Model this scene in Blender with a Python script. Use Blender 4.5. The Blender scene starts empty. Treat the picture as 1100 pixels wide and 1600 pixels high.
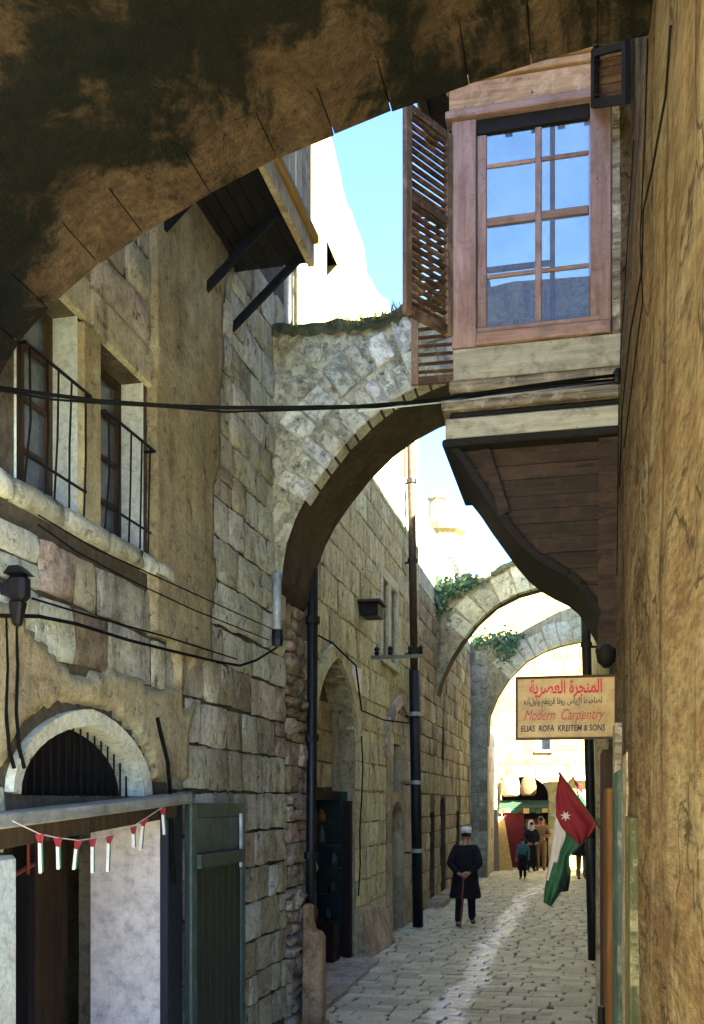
import bpy, bmesh, math, random
from math import sin, cos, pi, radians, sqrt
from mathutils import Vector, Matrix, Euler, noise

# ------------------------------------------------------------------ camera, sky, sun, exposure
sc = bpy.context.scene
COL = sc.collection
F, CX, HY, ZC, TH = 1550.0, 550.0, 1255.0, 2.2, radians(12.9)
cam_d = bpy.data.cameras.new('camera')
cam = bpy.data.objects.new('camera', cam_d); COL.objects.link(cam)
cam.location = (0, 0, ZC); cam.rotation_euler = (radians(90), 0, TH)
cam_d.sensor_fit = 'VERTICAL'; cam_d.sensor_height = 36; cam_d.sensor_width = 24.75
cam_d.lens = F / 1600 * 36
cam_d.shift_y = (HY - 800) / 1600
cam_d.clip_start = 0.02; cam_d.clip_end = 3000
sc.camera = cam

SUN_AZ, SUN_EL = radians(52), radians(36)        # azimuth measured from -Y towards +X
to_sun = Vector((sin(SUN_AZ) * cos(SUN_EL), -cos(SUN_AZ) * cos(SUN_EL), sin(SUN_EL)))
w = bpy.data.worlds.new('World'); sc.world = w; w.use_nodes = True
nt = w.node_tree; nt.nodes.clear()
sky = nt.nodes.new('ShaderNodeTexSky'); sky.sky_type = 'NISHITA'; sky.sun_disc = False
sky.sun_elevation = SUN_EL; sky.sun_rotation = math.atan2(to_sun.x, to_sun.y)
sky.altitude = 7000; sky.air_density = 0.6; sky.dust_density = 0.1; sky.ozone_density = 4.0
bg = nt.nodes.new('ShaderNodeBackground'); bg.inputs[1].default_value = 0.15
wo = nt.nodes.new('ShaderNodeOutputWorld')
nt.links.new(sky.outputs[0], bg.inputs[0]); nt.links.new(bg.outputs[0], wo.inputs[0])
sd = bpy.data.lights.new('sun', 'SUN'); sd.energy = 5.0; sd.angle = radians(0.53); sd.color = (1.0, 0.92, 0.76)
so = bpy.data.objects.new('sun', sd); COL.objects.link(so)
so.rotation_euler = to_sun.to_track_quat('Z', 'Y').to_euler(); so.location = (12, -8, 30)
vs = sc.view_settings
sc.display_settings.display_device = 'sRGB'
vs.view_transform = 'Standard'; vs.look = 'None'; vs.gamma = 1; vs.exposure = 4.0; vs.use_curve_mapping = False
sc.cycles.use_denoising = True
sc.cycles.max_bounces = 12; sc.cycles.diffuse_bounces = 9; sc.cycles.transparent_max_bounces = 12

R = random.Random(11)
U = R.uniform
# ------------------------------------------------------------------ pixel -> place
def ray(u, v):
    a = (u - CX) / F; b = (HY - v) / F
    return Vector((a * cos(TH) - sin(TH), a * sin(TH) + cos(TH), b))
CAMP = Vector((0, 0, ZC))
def onx(u, v, X): d = ray(u, v); return CAMP + d * (X / d.x)
def ony(u, v, Y): d = ray(u, v); return CAMP + d * (Y / d.y)
def ong(u, v, z=0.0): d = ray(u, v); return CAMP + d * ((z - ZC) / d.z)

# ------------------------------------------------------------------ object helpers
def props(o, label=None, cat=None, group=None, kind=None):
    if label: o['label'] = label
    if cat: o['category'] = cat
    if group: o['group'] = group
    if kind: o['kind'] = kind
    return o
def adopt(o, parent):
    if parent is not None:
        o.parent = parent
        if parent.type == 'EMPTY':
            o.matrix_parent_inverse = Matrix.LocRotScale(parent.location, parent.rotation_euler, None).inverted()
def thing(name, loc, label, cat, group=None):
    o = bpy.data.objects.new(name, None); COL.objects.link(o); o.location = loc
    o.empty_display_size = 0.1
    return props(o, label, cat, group)
def addobj(name, mesh, parent=None):
    o = bpy.data.objects.new(name, mesh); COL.objects.link(o); adopt(o, parent); return o

class MB:
    def __init__(s): s.v = []; s.f = []
    def quad(s, *p):
        n = len(s.v); s.v += [tuple(q) for q in p]; s.f.append(tuple(range(n, n + len(p)))); return s
    def box(s, a, b):
        x0, y0, z0 = a; x1, y1, z1 = b; n = len(s.v)
        s.v += [(x0,y0,z0),(x1,y0,z0),(x1,y1,z0),(x0,y1,z0),(x0,y0,z1),(x1,y0,z1),(x1,y1,z1),(x0,y1,z1)]
        s.f += [tuple(n + i for i in q) for q in ((0,3,2,1),(4,5,6,7),(0,1,5,4),(1,2,6,5),(2,3,7,6),(3,0,4,7))]
        return s
    def hexa(s, p):      # 8 points: bottom 4, top 4
        n = len(s.v); s.v += [tuple(q) for q in p]
        s.f += [tuple(n + i for i in q) for q in ((0,3,2,1),(4,5,6,7),(0,1,5,4),(1,2,6,5),(2,3,7,6),(3,0,4,7))]
        return s
    def bar(s, p, q, wd, ht, up=(0, 0, 1)):
        p = Vector(p); q = Vector(q); d = (q - p).normalized(); upv = Vector(up)
        if abs(d.dot(upv)) > .95: upv = Vector((0, 1, 0))
        sd_ = d.cross(upv).normalized() * (wd / 2); u2 = sd_.cross(d).normalized() * (ht / 2)
        return s.hexa([p - sd_ - u2, p + sd_ - u2, q + sd_ - u2, q - sd_ - u2, p - sd_ + u2, p + sd_ + u2, q + sd_ + u2, q - sd_ + u2])
    def tube(s, pts, r, n=8, cap=True):
        pts = [Vector(p) for p in pts]; rs = r if isinstance(r, (list, tuple)) else [r] * len(pts)
        base = len(s.v); prev = None
        for i, p in enumerate(pts):
            d = (pts[min(i + 1, len(pts) - 1)] - pts[max(i - 1, 0)]).normalized()
            a = prev if prev is not None else (Vector((0, 0, 1)) if abs(d.z) < .9 else Vector((1, 0, 0)))
            b = d.cross(a).normalized(); a = b.cross(d).normalized(); prev = a
            for k in range(n):
                t = 2 * pi * k / n; s.v.append(tuple(p + (a * cos(t) + b * sin(t)) * rs[i]))
        for i in range(len(pts) - 1):
            for k in range(n):
                k2 = (k + 1) % n
                s.f.append((base + i*n + k, base + i*n + k2, base + (i+1)*n + k2, base + (i+1)*n + k))
        if cap:
            s.f.append(tuple(base + k for k in range(n))); s.f.append(tuple(base + (len(pts)-1)*n + k for k in range(n)))
        return s
    def rings(s, rs, cap=True):     # list of equally long rings
        base = len(s.v); n = len(rs[0])
        for r in rs: s.v += [tuple(p) for p in r]
        for i in range(len(rs) - 1):
            for k in range(n):
                k2 = (k + 1) % n
                s.f.append((base + i*n + k, base + i*n + k2, base + (i+1)*n + k2, base + (i+1)*n + k))
        if cap:
            s.f.append(tuple(base + k for k in range(n))); s.f.append(tuple(base + (len(rs)-1)*n + k for k in range(n)))
        return s
    def lathe(s, c, prof, n=16):
        c = Vector(c)
        return s.rings([[c + Vector((r * cos(2*pi*k/n), r * sin(2*pi*k/n), z)) for k in range(n)] for r, z in prof])
    def prism(s, poly, off):
        off = Vector(off); n = len(poly); b = len(s.v)
        s.v += [tuple(p) for p in poly] + [tuple(Vector(p) + off) for p in poly]
        s.f.append(tuple(range(b, b + n))); s.f.append(tuple(range(b + n, b + 2*n))[::-1])
        for i in range(n):
            j = (i + 1) % n; s.f.append((b + i, b + j, b + n + j, b + n + i))
        return s
    def sheet(s, rows):
        b = len(s.v); m = len(rows[0])
        for r in rows: s.v += [tuple(p) for p in r]
        for i in range(len(rows) - 1):
            for j in range(m - 1):
                s.f.append((b + i*m + j, b + i*m + j + 1, b + (i+1)*m + j + 1, b + (i+1)*m + j))
        return s
    def mesh(s, name, mat, smooth=False, fix=True):
        me = bpy.data.meshes.new(name); me.from_pydata(s.v, [], s.f)
        if fix:
            bm = bmesh.new(); bm.from_mesh(me); bmesh.ops.recalc_face_normals(bm, faces=bm.faces); bm.to_mesh(me); bm.free()
        me.update()
        if mat: me.materials.append(mat)
        if smooth: me.polygons.foreach_set('use_smooth', [True] * len(me.polygons))
        return me
    def build(s, name, mat, parent=None, smooth=False, bevel=0):
        o = addobj(name, s.mesh(name, mat, smooth), parent)
        if bevel:
            m = o.modifiers.new('bevel', 'BEVEL'); m.width = bevel; m.segments = 1; m.limit_method = 'ANGLE'
        return o

# ------------------------------------------------------------------ materials
def newmat(name):
    m = bpy.data.materials.new(name); m.use_nodes = True
    t = m.node_tree; b = t.nodes['Principled BSDF']; return m, t, b
class G:
    def __init__(s, t): s.t = t
    def n(s, typ, ins=None, **kw):
        nd = s.t.nodes.new(typ)
        for k, v in kw.items(): setattr(nd, k, v)
        for k, v in (ins or {}).items():
            if hasattr(v, 'is_output'): s.t.links.new(v, nd.inputs[k])
            else: nd.inputs[k].default_value = v
        return nd
    def pos(s, scale=(1, 1, 1), rnd=0):
        p = s.n('ShaderNodeNewGeometry').outputs['Position']
        if rnd:
            oi = s.n('ShaderNodeObjectInfo').outputs['Random']
            p = s.n('ShaderNodeVectorMath', {0: p, 1: s.n('ShaderNodeVectorMath', {0: (17, 31, 23), 3: s.n('ShaderNodeMath', {0: oi, 1: rnd}, operation='MULTIPLY').outputs[0]}, operation='SCALE').outputs[0]}, operation='ADD').outputs[0]
        return s.n('ShaderNodeVectorMath', {0: p, 1: scale}, operation='MULTIPLY').outputs[0]
    def noise(s, vec, scale, detail=5, rough=.6, dist=0):
        return s.n('ShaderNodeTexNoise', {'Vector': vec, 'Scale': scale, 'Detail': detail, 'Roughness': rough, 'Distortion': dist}).outputs[0]
    def ramp(s, fac, stops):
        r = s.n('ShaderNodeValToRGB', {0: fac}); e = r.color_ramp.elements
        while len(e) < len(stops): e.new(.5)
        for i, (p, c) in enumerate(stops):
            e[i].position = p; e[i].color = (c if len(c) == 4 else (*c, 1)) if hasattr(c, '__len__') else (c, c, c, 1)
        return r.outputs[0]
    def mix(s, fac, a, b, mode='MIX'):
        m = s.n('ShaderNodeMix', data_type='RGBA', blend_type=mode)
        for k, v in ((0, fac), (6, a), (7, b)):
            if hasattr(v, 'is_output'): s.t.links.new(v, m.inputs[k])
            else: m.inputs[k].default_value = (*v, 1) if (hasattr(v, '__len__') and len(v) == 3) else v
        return m.outputs[2]
    def math(s, op, a, b=0.0): return s.n('ShaderNodeMath', {0: a, 1: b}, operation=op).outputs[0]
    def bump(s, h, strength, dist): return s.n('ShaderNodeBump', {'Height': h, 'Strength': strength, 'Distance': dist}).outputs[0]

def stone_mat(name, ca, cb, dirt, stain=(.055, .037, .022), rough=.9, patch=1.1, var=1.0, streak=.55, bump=.7, fine=26, pale=None, mott=1.0, pits=.85):
    m, t, b = newmat(name); g = G(t)
    rnd = g.n('ShaderNodeObjectInfo').outputs['Random']
    p = g.pos(); pr = g.pos(rnd=3)
    base = g.ramp(rnd, [(0, [x * .55 for x in ca]), (.3, ca), (.5, [x * .5 + y * .5 for x, y in zip(ca, cb)]), (.62, [.55 * x + .45 * sum(ca) / 3 for x in ca]), (.78, cb), (.88, [cb[0], cb[1] * .88, cb[2] * .98]), (1, [min(.78, x * 1.16 + .02) for x in cb])])
    base = g.mix(1 - var, base, [x * .5 + y * .5 for x, y in zip(ca, cb)])
    n1 = g.noise(p, patch, 6, .62, .4)
    c = g.mix(g.ramp(n1, [(.42, 0), (.68, .85)]), base, dirt)
    if pale:
        n5 = g.noise(g.pos((1, 1, 1.3)), patch * .8, 5, .6, .8)
        c = g.mix(g.ramp(n5, [(.55, 0), (.7, .8)]), c, pale)
    n6 = g.noise(pr, 4.2, 7, .7, .6)
    c = g.mix(mott, c, g.ramp(n6, [(.28, (.50, .43, .34)), (.45, (.92, .90, .86)), (.6, (1.06, 1.07, 1.06)), (.75, (1.22, 1.18, 1.1))]), 'MULTIPLY')
    n2 = g.noise(pr, fine, 8, .76)
    c = g.mix(1.0, c, g.ramp(n2, [(.25, .42), (.5, 1.0), (.75, 1.35)]), 'MULTIPLY')
    st = g.noise(g.pos((2.6, 2.6, .32)), 2.0, 6, .65, .3)
    c = g.mix(g.math('MULTIPLY', g.ramp(st, [(.52, 0), (.72, 1)]), streak), c, stain)
    pit = g.noise(pr, 9, 6, .75, .2)
    c = g.mix(g.ramp(pit, [(.32, pits), (.43, 0)]), c, stain)
    c = g.mix(1.0, c, (.96, 1.05, 1.02), 'MULTIPLY')
    t.links.new(c, b.inputs['Base Color']); b.inputs['Roughness'].default_value = rough
    b.inputs['Specular IOR Level'].default_value = .25
    h = g.math('ADD', g.math('MULTIPLY', n2, .5), g.math('MULTIPLY', g.ramp(pit, [(.3, 0), (.5, 1)]), .8))
    t.links.new(g.bump(h, bump, .03), b.inputs['Normal'])
    return m

def wood_mat(name, col, dark, axis=2, rough=.75, worn=None, wornamt=.5, bump=.35, scale=1.0):
    m, t, b = newmat(name); g = G(t)
    sc_ = [14, 14, 14]; sc_[axis] = 1.2
    p = g.pos(tuple(sc_), rnd=2)
    n = g.noise(p, 1.6 * scale, 7, .68, .5)
    c = g.mix(g.ramp(n, [(.35, 1), (.62, 0)]), col, dark)
    if worn:
        n2 = g.noise(g.pos((1, 1, 1), rnd=1), 7, 8, .75, .5)
        c = g.mix(g.math('MULTIPLY', g.ramp(n2, [(.5, 0), (.62, 1)]), wornamt), c, worn)
    if worn:
        n3 = g.noise(g.pos(rnd=1), 38, 4, .6)
        c = g.mix(g.ramp(n3, [(.64, 0), (.70, .8)]), c, [x * .35 for x in dark])
        n4 = g.noise(g.pos(rnd=1), 2.2, 6, .7, .5)
        c = g.mix(1.0, c, g.ramp(n4, [(.3, .55), (.5, 1), (.75, 1.15)]), 'MULTIPLY')
    v = g.ramp(g.n('ShaderNodeObjectInfo').outputs['Random'], [(0, .72), (1, 1.18)])
    c = g.mix(1.0, c, v, 'MULTIPLY')
    t.links.new(c, b.inputs['Base Color']); b.inputs['Roughness'].default_value = rough
    b.inputs['Specular IOR Level'].default_value = .3
    t.links.new(g.bump(n, bump, .012), b.inputs['Normal'])
    return m

def plain(name, col, rough=.6, metal=0, var=.25, scale=12, spec=.4, bump=.15):
    m, t, b = newmat(name); g = G(t)
    n = g.noise(g.pos(rnd=1), scale, 6, .65)
    c = g.mix(1.0, (*col, 1), g.ramp(n, [(.3, 1 - var), (.7, 1 + var)]), 'MULTIPLY')
    t.links.new(c, b.inputs['Base Color'])
    b.inputs['Roughness'].default_value = rough; b.inputs['Metallic'].default_value = metal
    b.inputs['Specular IOR Level'].default_value = spec
    if bump: t.links.new(g.bump(n, bump, .01), b.inputs['Normal'])
    return m

M = {}
M['stoneA'] = stone_mat('old warm limestone', (.54, .455, .30), (.65, .575, .42), (.31, .235, .14), streak=.8, pale=(.70, .66, .53))
M['mortarA'] = stone_mat('dark joint mortar', (.115, .09, .058), (.14, .105, .068), (.065, .05, .032), var=.2)
M['stonepale'] = stone_mat('pale limestone quoin', (.66, .63, .48), (.74, .71, .57), (.48, .41, .27), streak=.35)
M['plasterA'] = stone_mat('brown weathered plaster', (.42, .33, .18), (.46, .365, .205), (.30, .22, .12), var=.2, patch=.9, bump=.5, fine=34, pale=(.56, .49, .32))
M['rubble'] = stone_mat('rough brown rubble stone', (.46, .34, .21), (.56, .44, .32), (.26, .18, .11), patch=2.2, bump=1.0, pale=(.55, .46, .40))
M['stoneB'] = stone_mat('yellowish ashlar', (.64, .58, .35), (.70, .64, .43), (.52, .44, .25), var=.8, patch=.8, streak=.45)
M['mortarB'] = stone_mat('pale joint mortar', (.44, .37, .24), (.48, .40, .26), (.28, .22, .14), var=.2)
M['sunplaster'] = stone_mat('cream lime plaster', (.40, .32, .12), (.44, .35, .14), (.34, .23, .10), var=.3, patch=.7, streak=.3, bump=.35, stain=(.40, .25, .19))
M['stoneC'] = stone_mat('darker brown stone', (.44, .34, .22), (.54, .44, .31), (.28, .2, .13), patch=1.6)  # the stone's own darker brown
M['archgrey'] = stone_mat('grey white arch stone', (.70, .68, .56), (.78, .76, .66), (.56, .50, .38), patch=1.6, streak=.25, bump=1.0, mott=.6)
M['archcore'] = stone_mat('arch joint mortar', (.54, .51, .39), (.58, .55, .43), (.38, .33, .24), var=.2, patch=3, bump=1.0, mott=.6)
M['archcream'] = stone_mat('cream arch stone', (.66, .62, .46), (.72, .69, .53), (.54, .47, .32), streak=.3)
M['endwall'] = stone_mat('yellow limestone', (.38, .30, .10), (.43, .34, .12), (.31, .23, .075), var=.6, streak=.25, bump=.4)  # yellow limestone, the stone's own colour
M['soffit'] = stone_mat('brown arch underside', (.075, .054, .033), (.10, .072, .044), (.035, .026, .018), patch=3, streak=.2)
M['paleplaster'] = stone_mat('pale lime rim', (.62, .58, .44), (.66, .62, .48), (.5, .44, .3), var=.2, streak=.15, bump=.4)
M['whiteplaster'] = stone_mat('pinkish white plaster', (.50, .42, .37), (.52, .44, .39), (.45, .365, .315), mott=.05, pits=0, fine=12, var=.2, patch=.8, streak=.15, bump=.3)
M['pinkstone'] = stone_mat('pinkish surround stone', (.52, .42, .36), (.58, .48, .40), (.36, .27, .2), streak=.3)
M['greyreveal'] = stone_mat('grey lime reveal', (.50, .52, .48), (.55, .56, .52), (.42, .40, .34), var=.2, streak=.2, bump=.25, mott=.3, pits=.3)
M['orangestone'] = stone_mat('orange weathered stone', (.46, .25, .12), (.5, .29, .15), (.3, .17, .09), var=.3, patch=3)
M['towerstone'] = stone_mat('bright tower stone', (.30, .21, .07), (.33, .235, .085), (.25, .17, .055), streak=.1)

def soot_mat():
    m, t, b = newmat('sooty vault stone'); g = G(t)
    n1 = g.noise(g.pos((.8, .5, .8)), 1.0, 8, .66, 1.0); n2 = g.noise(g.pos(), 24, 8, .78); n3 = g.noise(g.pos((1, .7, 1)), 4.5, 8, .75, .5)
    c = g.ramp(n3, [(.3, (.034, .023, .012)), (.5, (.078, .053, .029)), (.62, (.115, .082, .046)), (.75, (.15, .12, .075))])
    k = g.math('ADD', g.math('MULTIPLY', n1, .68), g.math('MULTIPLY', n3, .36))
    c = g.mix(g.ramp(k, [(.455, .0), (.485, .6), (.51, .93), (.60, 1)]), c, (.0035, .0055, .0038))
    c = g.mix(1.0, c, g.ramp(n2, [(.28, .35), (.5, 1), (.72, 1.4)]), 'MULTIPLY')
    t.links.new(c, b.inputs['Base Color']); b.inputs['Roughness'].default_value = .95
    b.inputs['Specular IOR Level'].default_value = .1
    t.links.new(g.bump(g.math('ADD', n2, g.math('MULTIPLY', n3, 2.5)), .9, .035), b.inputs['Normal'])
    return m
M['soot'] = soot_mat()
def soot_rim():
    return stone_mat('brown smoked voussoir', (.075, .05, .026), (.12, .082, .044), (.012, .013, .009), patch=2.2, streak=.5, stain=(.012, .014, .01), bump=1.0)
M['sootrim'] = soot_rim()

def wall_right_mat():
    m, t, b = newmat('streaked old plaster'); g = G(t)
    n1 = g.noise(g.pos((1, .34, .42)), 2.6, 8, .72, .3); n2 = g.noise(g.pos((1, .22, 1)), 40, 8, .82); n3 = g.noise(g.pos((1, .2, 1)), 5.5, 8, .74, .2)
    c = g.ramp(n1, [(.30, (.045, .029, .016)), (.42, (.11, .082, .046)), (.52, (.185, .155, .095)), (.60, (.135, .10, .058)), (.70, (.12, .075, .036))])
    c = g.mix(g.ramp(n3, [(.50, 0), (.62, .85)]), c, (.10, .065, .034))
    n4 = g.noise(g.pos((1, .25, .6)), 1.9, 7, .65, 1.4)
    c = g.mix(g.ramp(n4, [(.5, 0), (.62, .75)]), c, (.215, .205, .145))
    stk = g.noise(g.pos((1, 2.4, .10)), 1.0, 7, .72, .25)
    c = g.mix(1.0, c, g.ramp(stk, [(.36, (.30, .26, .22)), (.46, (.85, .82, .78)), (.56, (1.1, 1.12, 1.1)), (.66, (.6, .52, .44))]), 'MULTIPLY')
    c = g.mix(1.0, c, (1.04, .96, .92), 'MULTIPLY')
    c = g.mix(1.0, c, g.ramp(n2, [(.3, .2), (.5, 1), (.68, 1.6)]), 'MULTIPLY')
    pit = g.noise(g.pos((1, .2, 1)), 11, 6, .75)
    c = g.mix(g.ramp(pit, [(.33, .9), (.41, 0)]), c, (.035, .024, .014))
    cr = g.n('ShaderNodeTexVoronoi', {'Vector': g.n('ShaderNodeVectorMath', {0: g.pos((1, .42, .62)), 1: g.n('ShaderNodeVectorMath', {0: g.n('ShaderNodeTexNoise', {'Vector': g.pos(), 'Scale': 2.0, 'Detail': 5.0}).outputs[1], 3: .7}, operation='SCALE').outputs[0]}, operation='ADD').outputs[0], 'Scale': 1.5}, feature='DISTANCE_TO_EDGE').outputs[0]
    crk = g.ramp(cr, [(.004, 1), (.014, 0)])
    c = g.mix(g.math('MULTIPLY', crk, .75), c, (.03, .02, .012))
    t.links.new(c, b.inputs['Base Color']); b.inputs['Roughness'].default_value = .92
    b.inputs['Specular IOR Level'].default_value = .15
    h = g.math('SUBTRACT', g.math('ADD', n2, g.math('ADD', g.math('MULTIPLY', n3, 2), g.math('MULTIPLY', g.ramp(pit, [(.33, 0), (.45, 1)]), 1.2))), crk)
    t.links.new(g.bump(h, 1.0, .035), b.inputs['Normal'])
    return m
M['wallR'] = wall_right_mat()

def paving_mat(name, var=True):
    m, t, b = newmat(name); g = G(t)
    pp = g.n('ShaderNodeNewGeometry').outputs['Position']
    xyz = g.n('ShaderNodeSeparateXYZ', {0: pp})
    rnd = g.n('ShaderNodeObjectInfo').outputs['Random'] if var else g.noise(g.pos(), 4.0, 0, 0)
    base = g.ramp(rnd, [(.2, (.46, .44, .295)), (.5, (.58, .56, .385)), (.8, (.67, .65, .465))])
    n1 = g.noise(pp, 1.3, 6, .65, .5); n2 = g.noise(pp, 34, 8, .7); n3 = g.noise(pp, 5, 7, .7, .8)
    c = g.mix(g.ramp(n1, [(.45, 0), (.7, .7)]), base, (.42, .38, .26))
    c = g.mix(1.0, c, g.ramp(n2, [(.25, .65), (.75, 1.25)]), 'MULTIPLY')
    # runnel down the middle of the lane: pale lime stain, sky glints painted white
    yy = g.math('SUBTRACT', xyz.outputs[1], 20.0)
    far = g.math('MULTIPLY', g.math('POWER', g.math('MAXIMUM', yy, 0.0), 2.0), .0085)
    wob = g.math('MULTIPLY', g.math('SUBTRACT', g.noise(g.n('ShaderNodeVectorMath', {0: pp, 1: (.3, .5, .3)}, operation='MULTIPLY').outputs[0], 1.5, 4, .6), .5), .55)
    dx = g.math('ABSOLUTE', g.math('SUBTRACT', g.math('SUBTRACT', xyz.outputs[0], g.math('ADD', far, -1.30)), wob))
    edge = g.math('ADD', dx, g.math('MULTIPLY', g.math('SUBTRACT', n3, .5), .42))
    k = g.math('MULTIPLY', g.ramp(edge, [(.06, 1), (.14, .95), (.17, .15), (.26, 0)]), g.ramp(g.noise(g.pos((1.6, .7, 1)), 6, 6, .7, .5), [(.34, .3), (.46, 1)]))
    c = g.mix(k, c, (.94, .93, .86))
    t.links.new(c, b.inputs['Base Color'])
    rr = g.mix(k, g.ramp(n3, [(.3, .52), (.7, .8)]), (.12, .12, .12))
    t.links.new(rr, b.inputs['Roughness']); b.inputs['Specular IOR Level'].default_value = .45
    t.links.new(g.bump(g.math('ADD', n2, g.math('MULTIPLY', n3, 1.5)), .5, .02), b.inputs['Normal'])
    return m
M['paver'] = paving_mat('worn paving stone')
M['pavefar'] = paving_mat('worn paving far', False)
M['earth'] = stone_mat('dark street joint earth', (.17, .155, .11), (.19, .175, .125), (.12, .105, .075), var=.1, streak=0)

M['pink'] = wood_mat('faded mauve paint', (.33, .23, .20), (.21, .13, .108), 2, worn=(.20, .12, .09), wornamt=.7)
M['pinkH'] = wood_mat('faded mauve paint rail', (.33, .225, .195), (.20, .125, .10), 0, worn=(.20, .12, .09), wornamt=.7)
M['ochre'] = wood_mat('ochre cornice wood', (.40, .26, .14), (.25, .135, .07), 0, worn=(.55, .40, .26))
M['greywood'] = wood_mat('pale grey green board', (.50, .50, .40), (.32, .32, .25), 0, worn=(.22, .2, .14), wornamt=.7)
M['weather'] = wood_mat('weathered grey moulding', (.27, .24, .18), (.05, .04, .028), 0, worn=(.55, .5, .4), wornamt=.6)
M['darkwood'] = wood_mat('dark brown boards', (.042, .023, .0145), (.008, .0055, .004), 0, worn=(.075, .045, .03), wornamt=.5)
M['blackwood'] = wood_mat('near black wood', (.009, .007, .0055), (.004, .0035, .003), 2)  # also paints shadow on the bay's head rail and moulding grooves
M['shutter'] = wood_mat('brown shutter paint', (.115, .07, .042), (.045, .027, .016), 0, worn=(.4, .28, .18))
M['shutterV'] = wood_mat('brown shutter stile', (.23, .15, .095), (.12, .075, .045), 2, worn=(.42, .3, .2))
M['cream'] = wood_mat('cream painted board', (.60, .53, .33), (.46, .37, .19), 2, worn=(.34, .2, .09), wornamt=.8)
M['yellow'] = wood_mat('mustard moulding', (.42, .26, .06), (.26, .14, .03), 1)
M['green'] = wood_mat('dark green door paint', (.009, .022, .0165), (.005, .013, .010), 2, rough=.5, worn=(.03, .042, .032), wornamt=.35)
M['greenlight'] = wood_mat('grey green door paint', (.05, .082, .066), (.03, .054, .044), 2, rough=.55, worn=(.11, .135, .105))
M['navy'] = plain('navy painted post', (.007, .011, .019), .5)
M['teal'] = wood_mat('blue green shutter board', (.045, .085, .076), (.022, .05, .046), 2, worn=(.25, .28, .24))
M['olive'] = wood_mat('olive painted board', (.06, .07, .028), (.035, .042, .018), 2, worn=(.33, .3, .2))
M['orangeboard'] = wood_mat('orange brown board', (.24, .115, .027), (.15, .062, .013), 2)
M['lintel'] = wood_mat('grey lintel board', (.36, .37, .31), (.22, .23, .19), 1, worn=(.2, .15, .09))
M['brownint'] = wood_mat('brown interior boards', (.075, .045, .02), (.025, .016, .008), 2)
M['redbar'] = plain('rust red paint', (.26, .05, .03), .5)
M['iron'] = plain('black iron', (.006, .006, .0065), .5, .4)
M['greyiron'] = plain('grey green iron', (.12, .15, .13), .5, .2)
M['pipe'] = plain('dark cast iron pipe', (.0075, .0085, .0095), .5, .2, var=.5)
M['brownpipe'] = plain('rusty brown pipe', (.045, .028, .021), .6, .1, var=.4)
M['zinc'] = plain('weathered grey downpipe', (.34, .38, .37), .5, .2, var=.4)
M['cable'] = plain('black cable', (.005, .0055, .005), .95, spec=.08)
M['dark'] = plain('dark interior', (.003, .0028, .0026), .9, bump=0)
M['tealglass'] = plain('shop goods teal', (.016, .04, .036), .3)
M['white'] = plain('white paint', (.72, .70, .64), .6, var=.1)
M['redwood'] = wood_mat('dark red frame', (.03, .007, .0055), (.012, .004, .003), 2)
M['roof'] = plain('roof lime', (.5, .44, .33), .9)
M['redcloth'] = plain('red cloth', (.17, .009, .014), .85, var=.2)
M['whitecloth'] = plain('white cloth', (.50, .46, .42), .9, var=.1)
M['greencloth'] = plain('green cloth', (.018, .085, .038), .85, var=.2)
M['blackcloth'] = plain('black cloth', (.0035, .0035, .004), .9)
M['navycloth'] = plain('near black wool', (.005, .0052, .0056), .95)
M['khaki'] = plain('khaki drill cloth', (.27, .15, .06), .9, var=.2)
M['tealcloth'] = plain('teal cloth', (.045, .15, .155), .9)
M['skin'] = plain('skin', (.36, .19, .12), .6, var=.08, bump=0)
M['hair'] = plain('dark hair', (.012, .009, .007), .6)
M['signboard'] = wood_mat('ochre sign paint', (.60, .44, .20), (.54, .38, .16), 0, rough=.55, worn=(.36, .24, .1), wornamt=.35, bump=.15)
M['signred'] = plain('red lettering', (.50, .018, .02), .5, var=.1, bump=0)
M['signorange'] = plain('orange red lettering', (.36, .035, .015), .5, var=.1, bump=0)
M['signblack'] = plain('black lettering', (.02, .02, .018), .5, var=.1, bump=0)
M['goldcloth'] = plain('straw yellow board', (.55, .36, .10), .8)
M['carpet'] = plain('dark red textile', (.10, .008, .010), .95)
M['basket'] = plain('woven straw', (.12, .075, .032), .9, scale=60, bump=.6)
M['palesack'] = plain('pale canvas', (.24, .19, .12), .9)
def leaf_mat():
    m, t, b = newmat('vine leaf'); g = G(t)
    n = g.noise(g.pos(), 14, 4, .6)
    t.links.new(g.ramp(n, [(.3, (.018, .062, .028)), (.55, (.035, .105, .045)), (.75, (.085, .15, .045))]), b.inputs['Base Color'])
    b.inputs['Roughness'].default_value = .5
    return m
M['leaf'] = leaf_mat()
M['moss'] = stone_mat('mossy crust', (.10, .12, .045), (.16, .15, .07), (.06, .06, .03), var=.3, patch=4, streak=0, bump=1)
M['drygrass'] = plain('dry weeds', (.16, .15, .06), .9)
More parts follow.
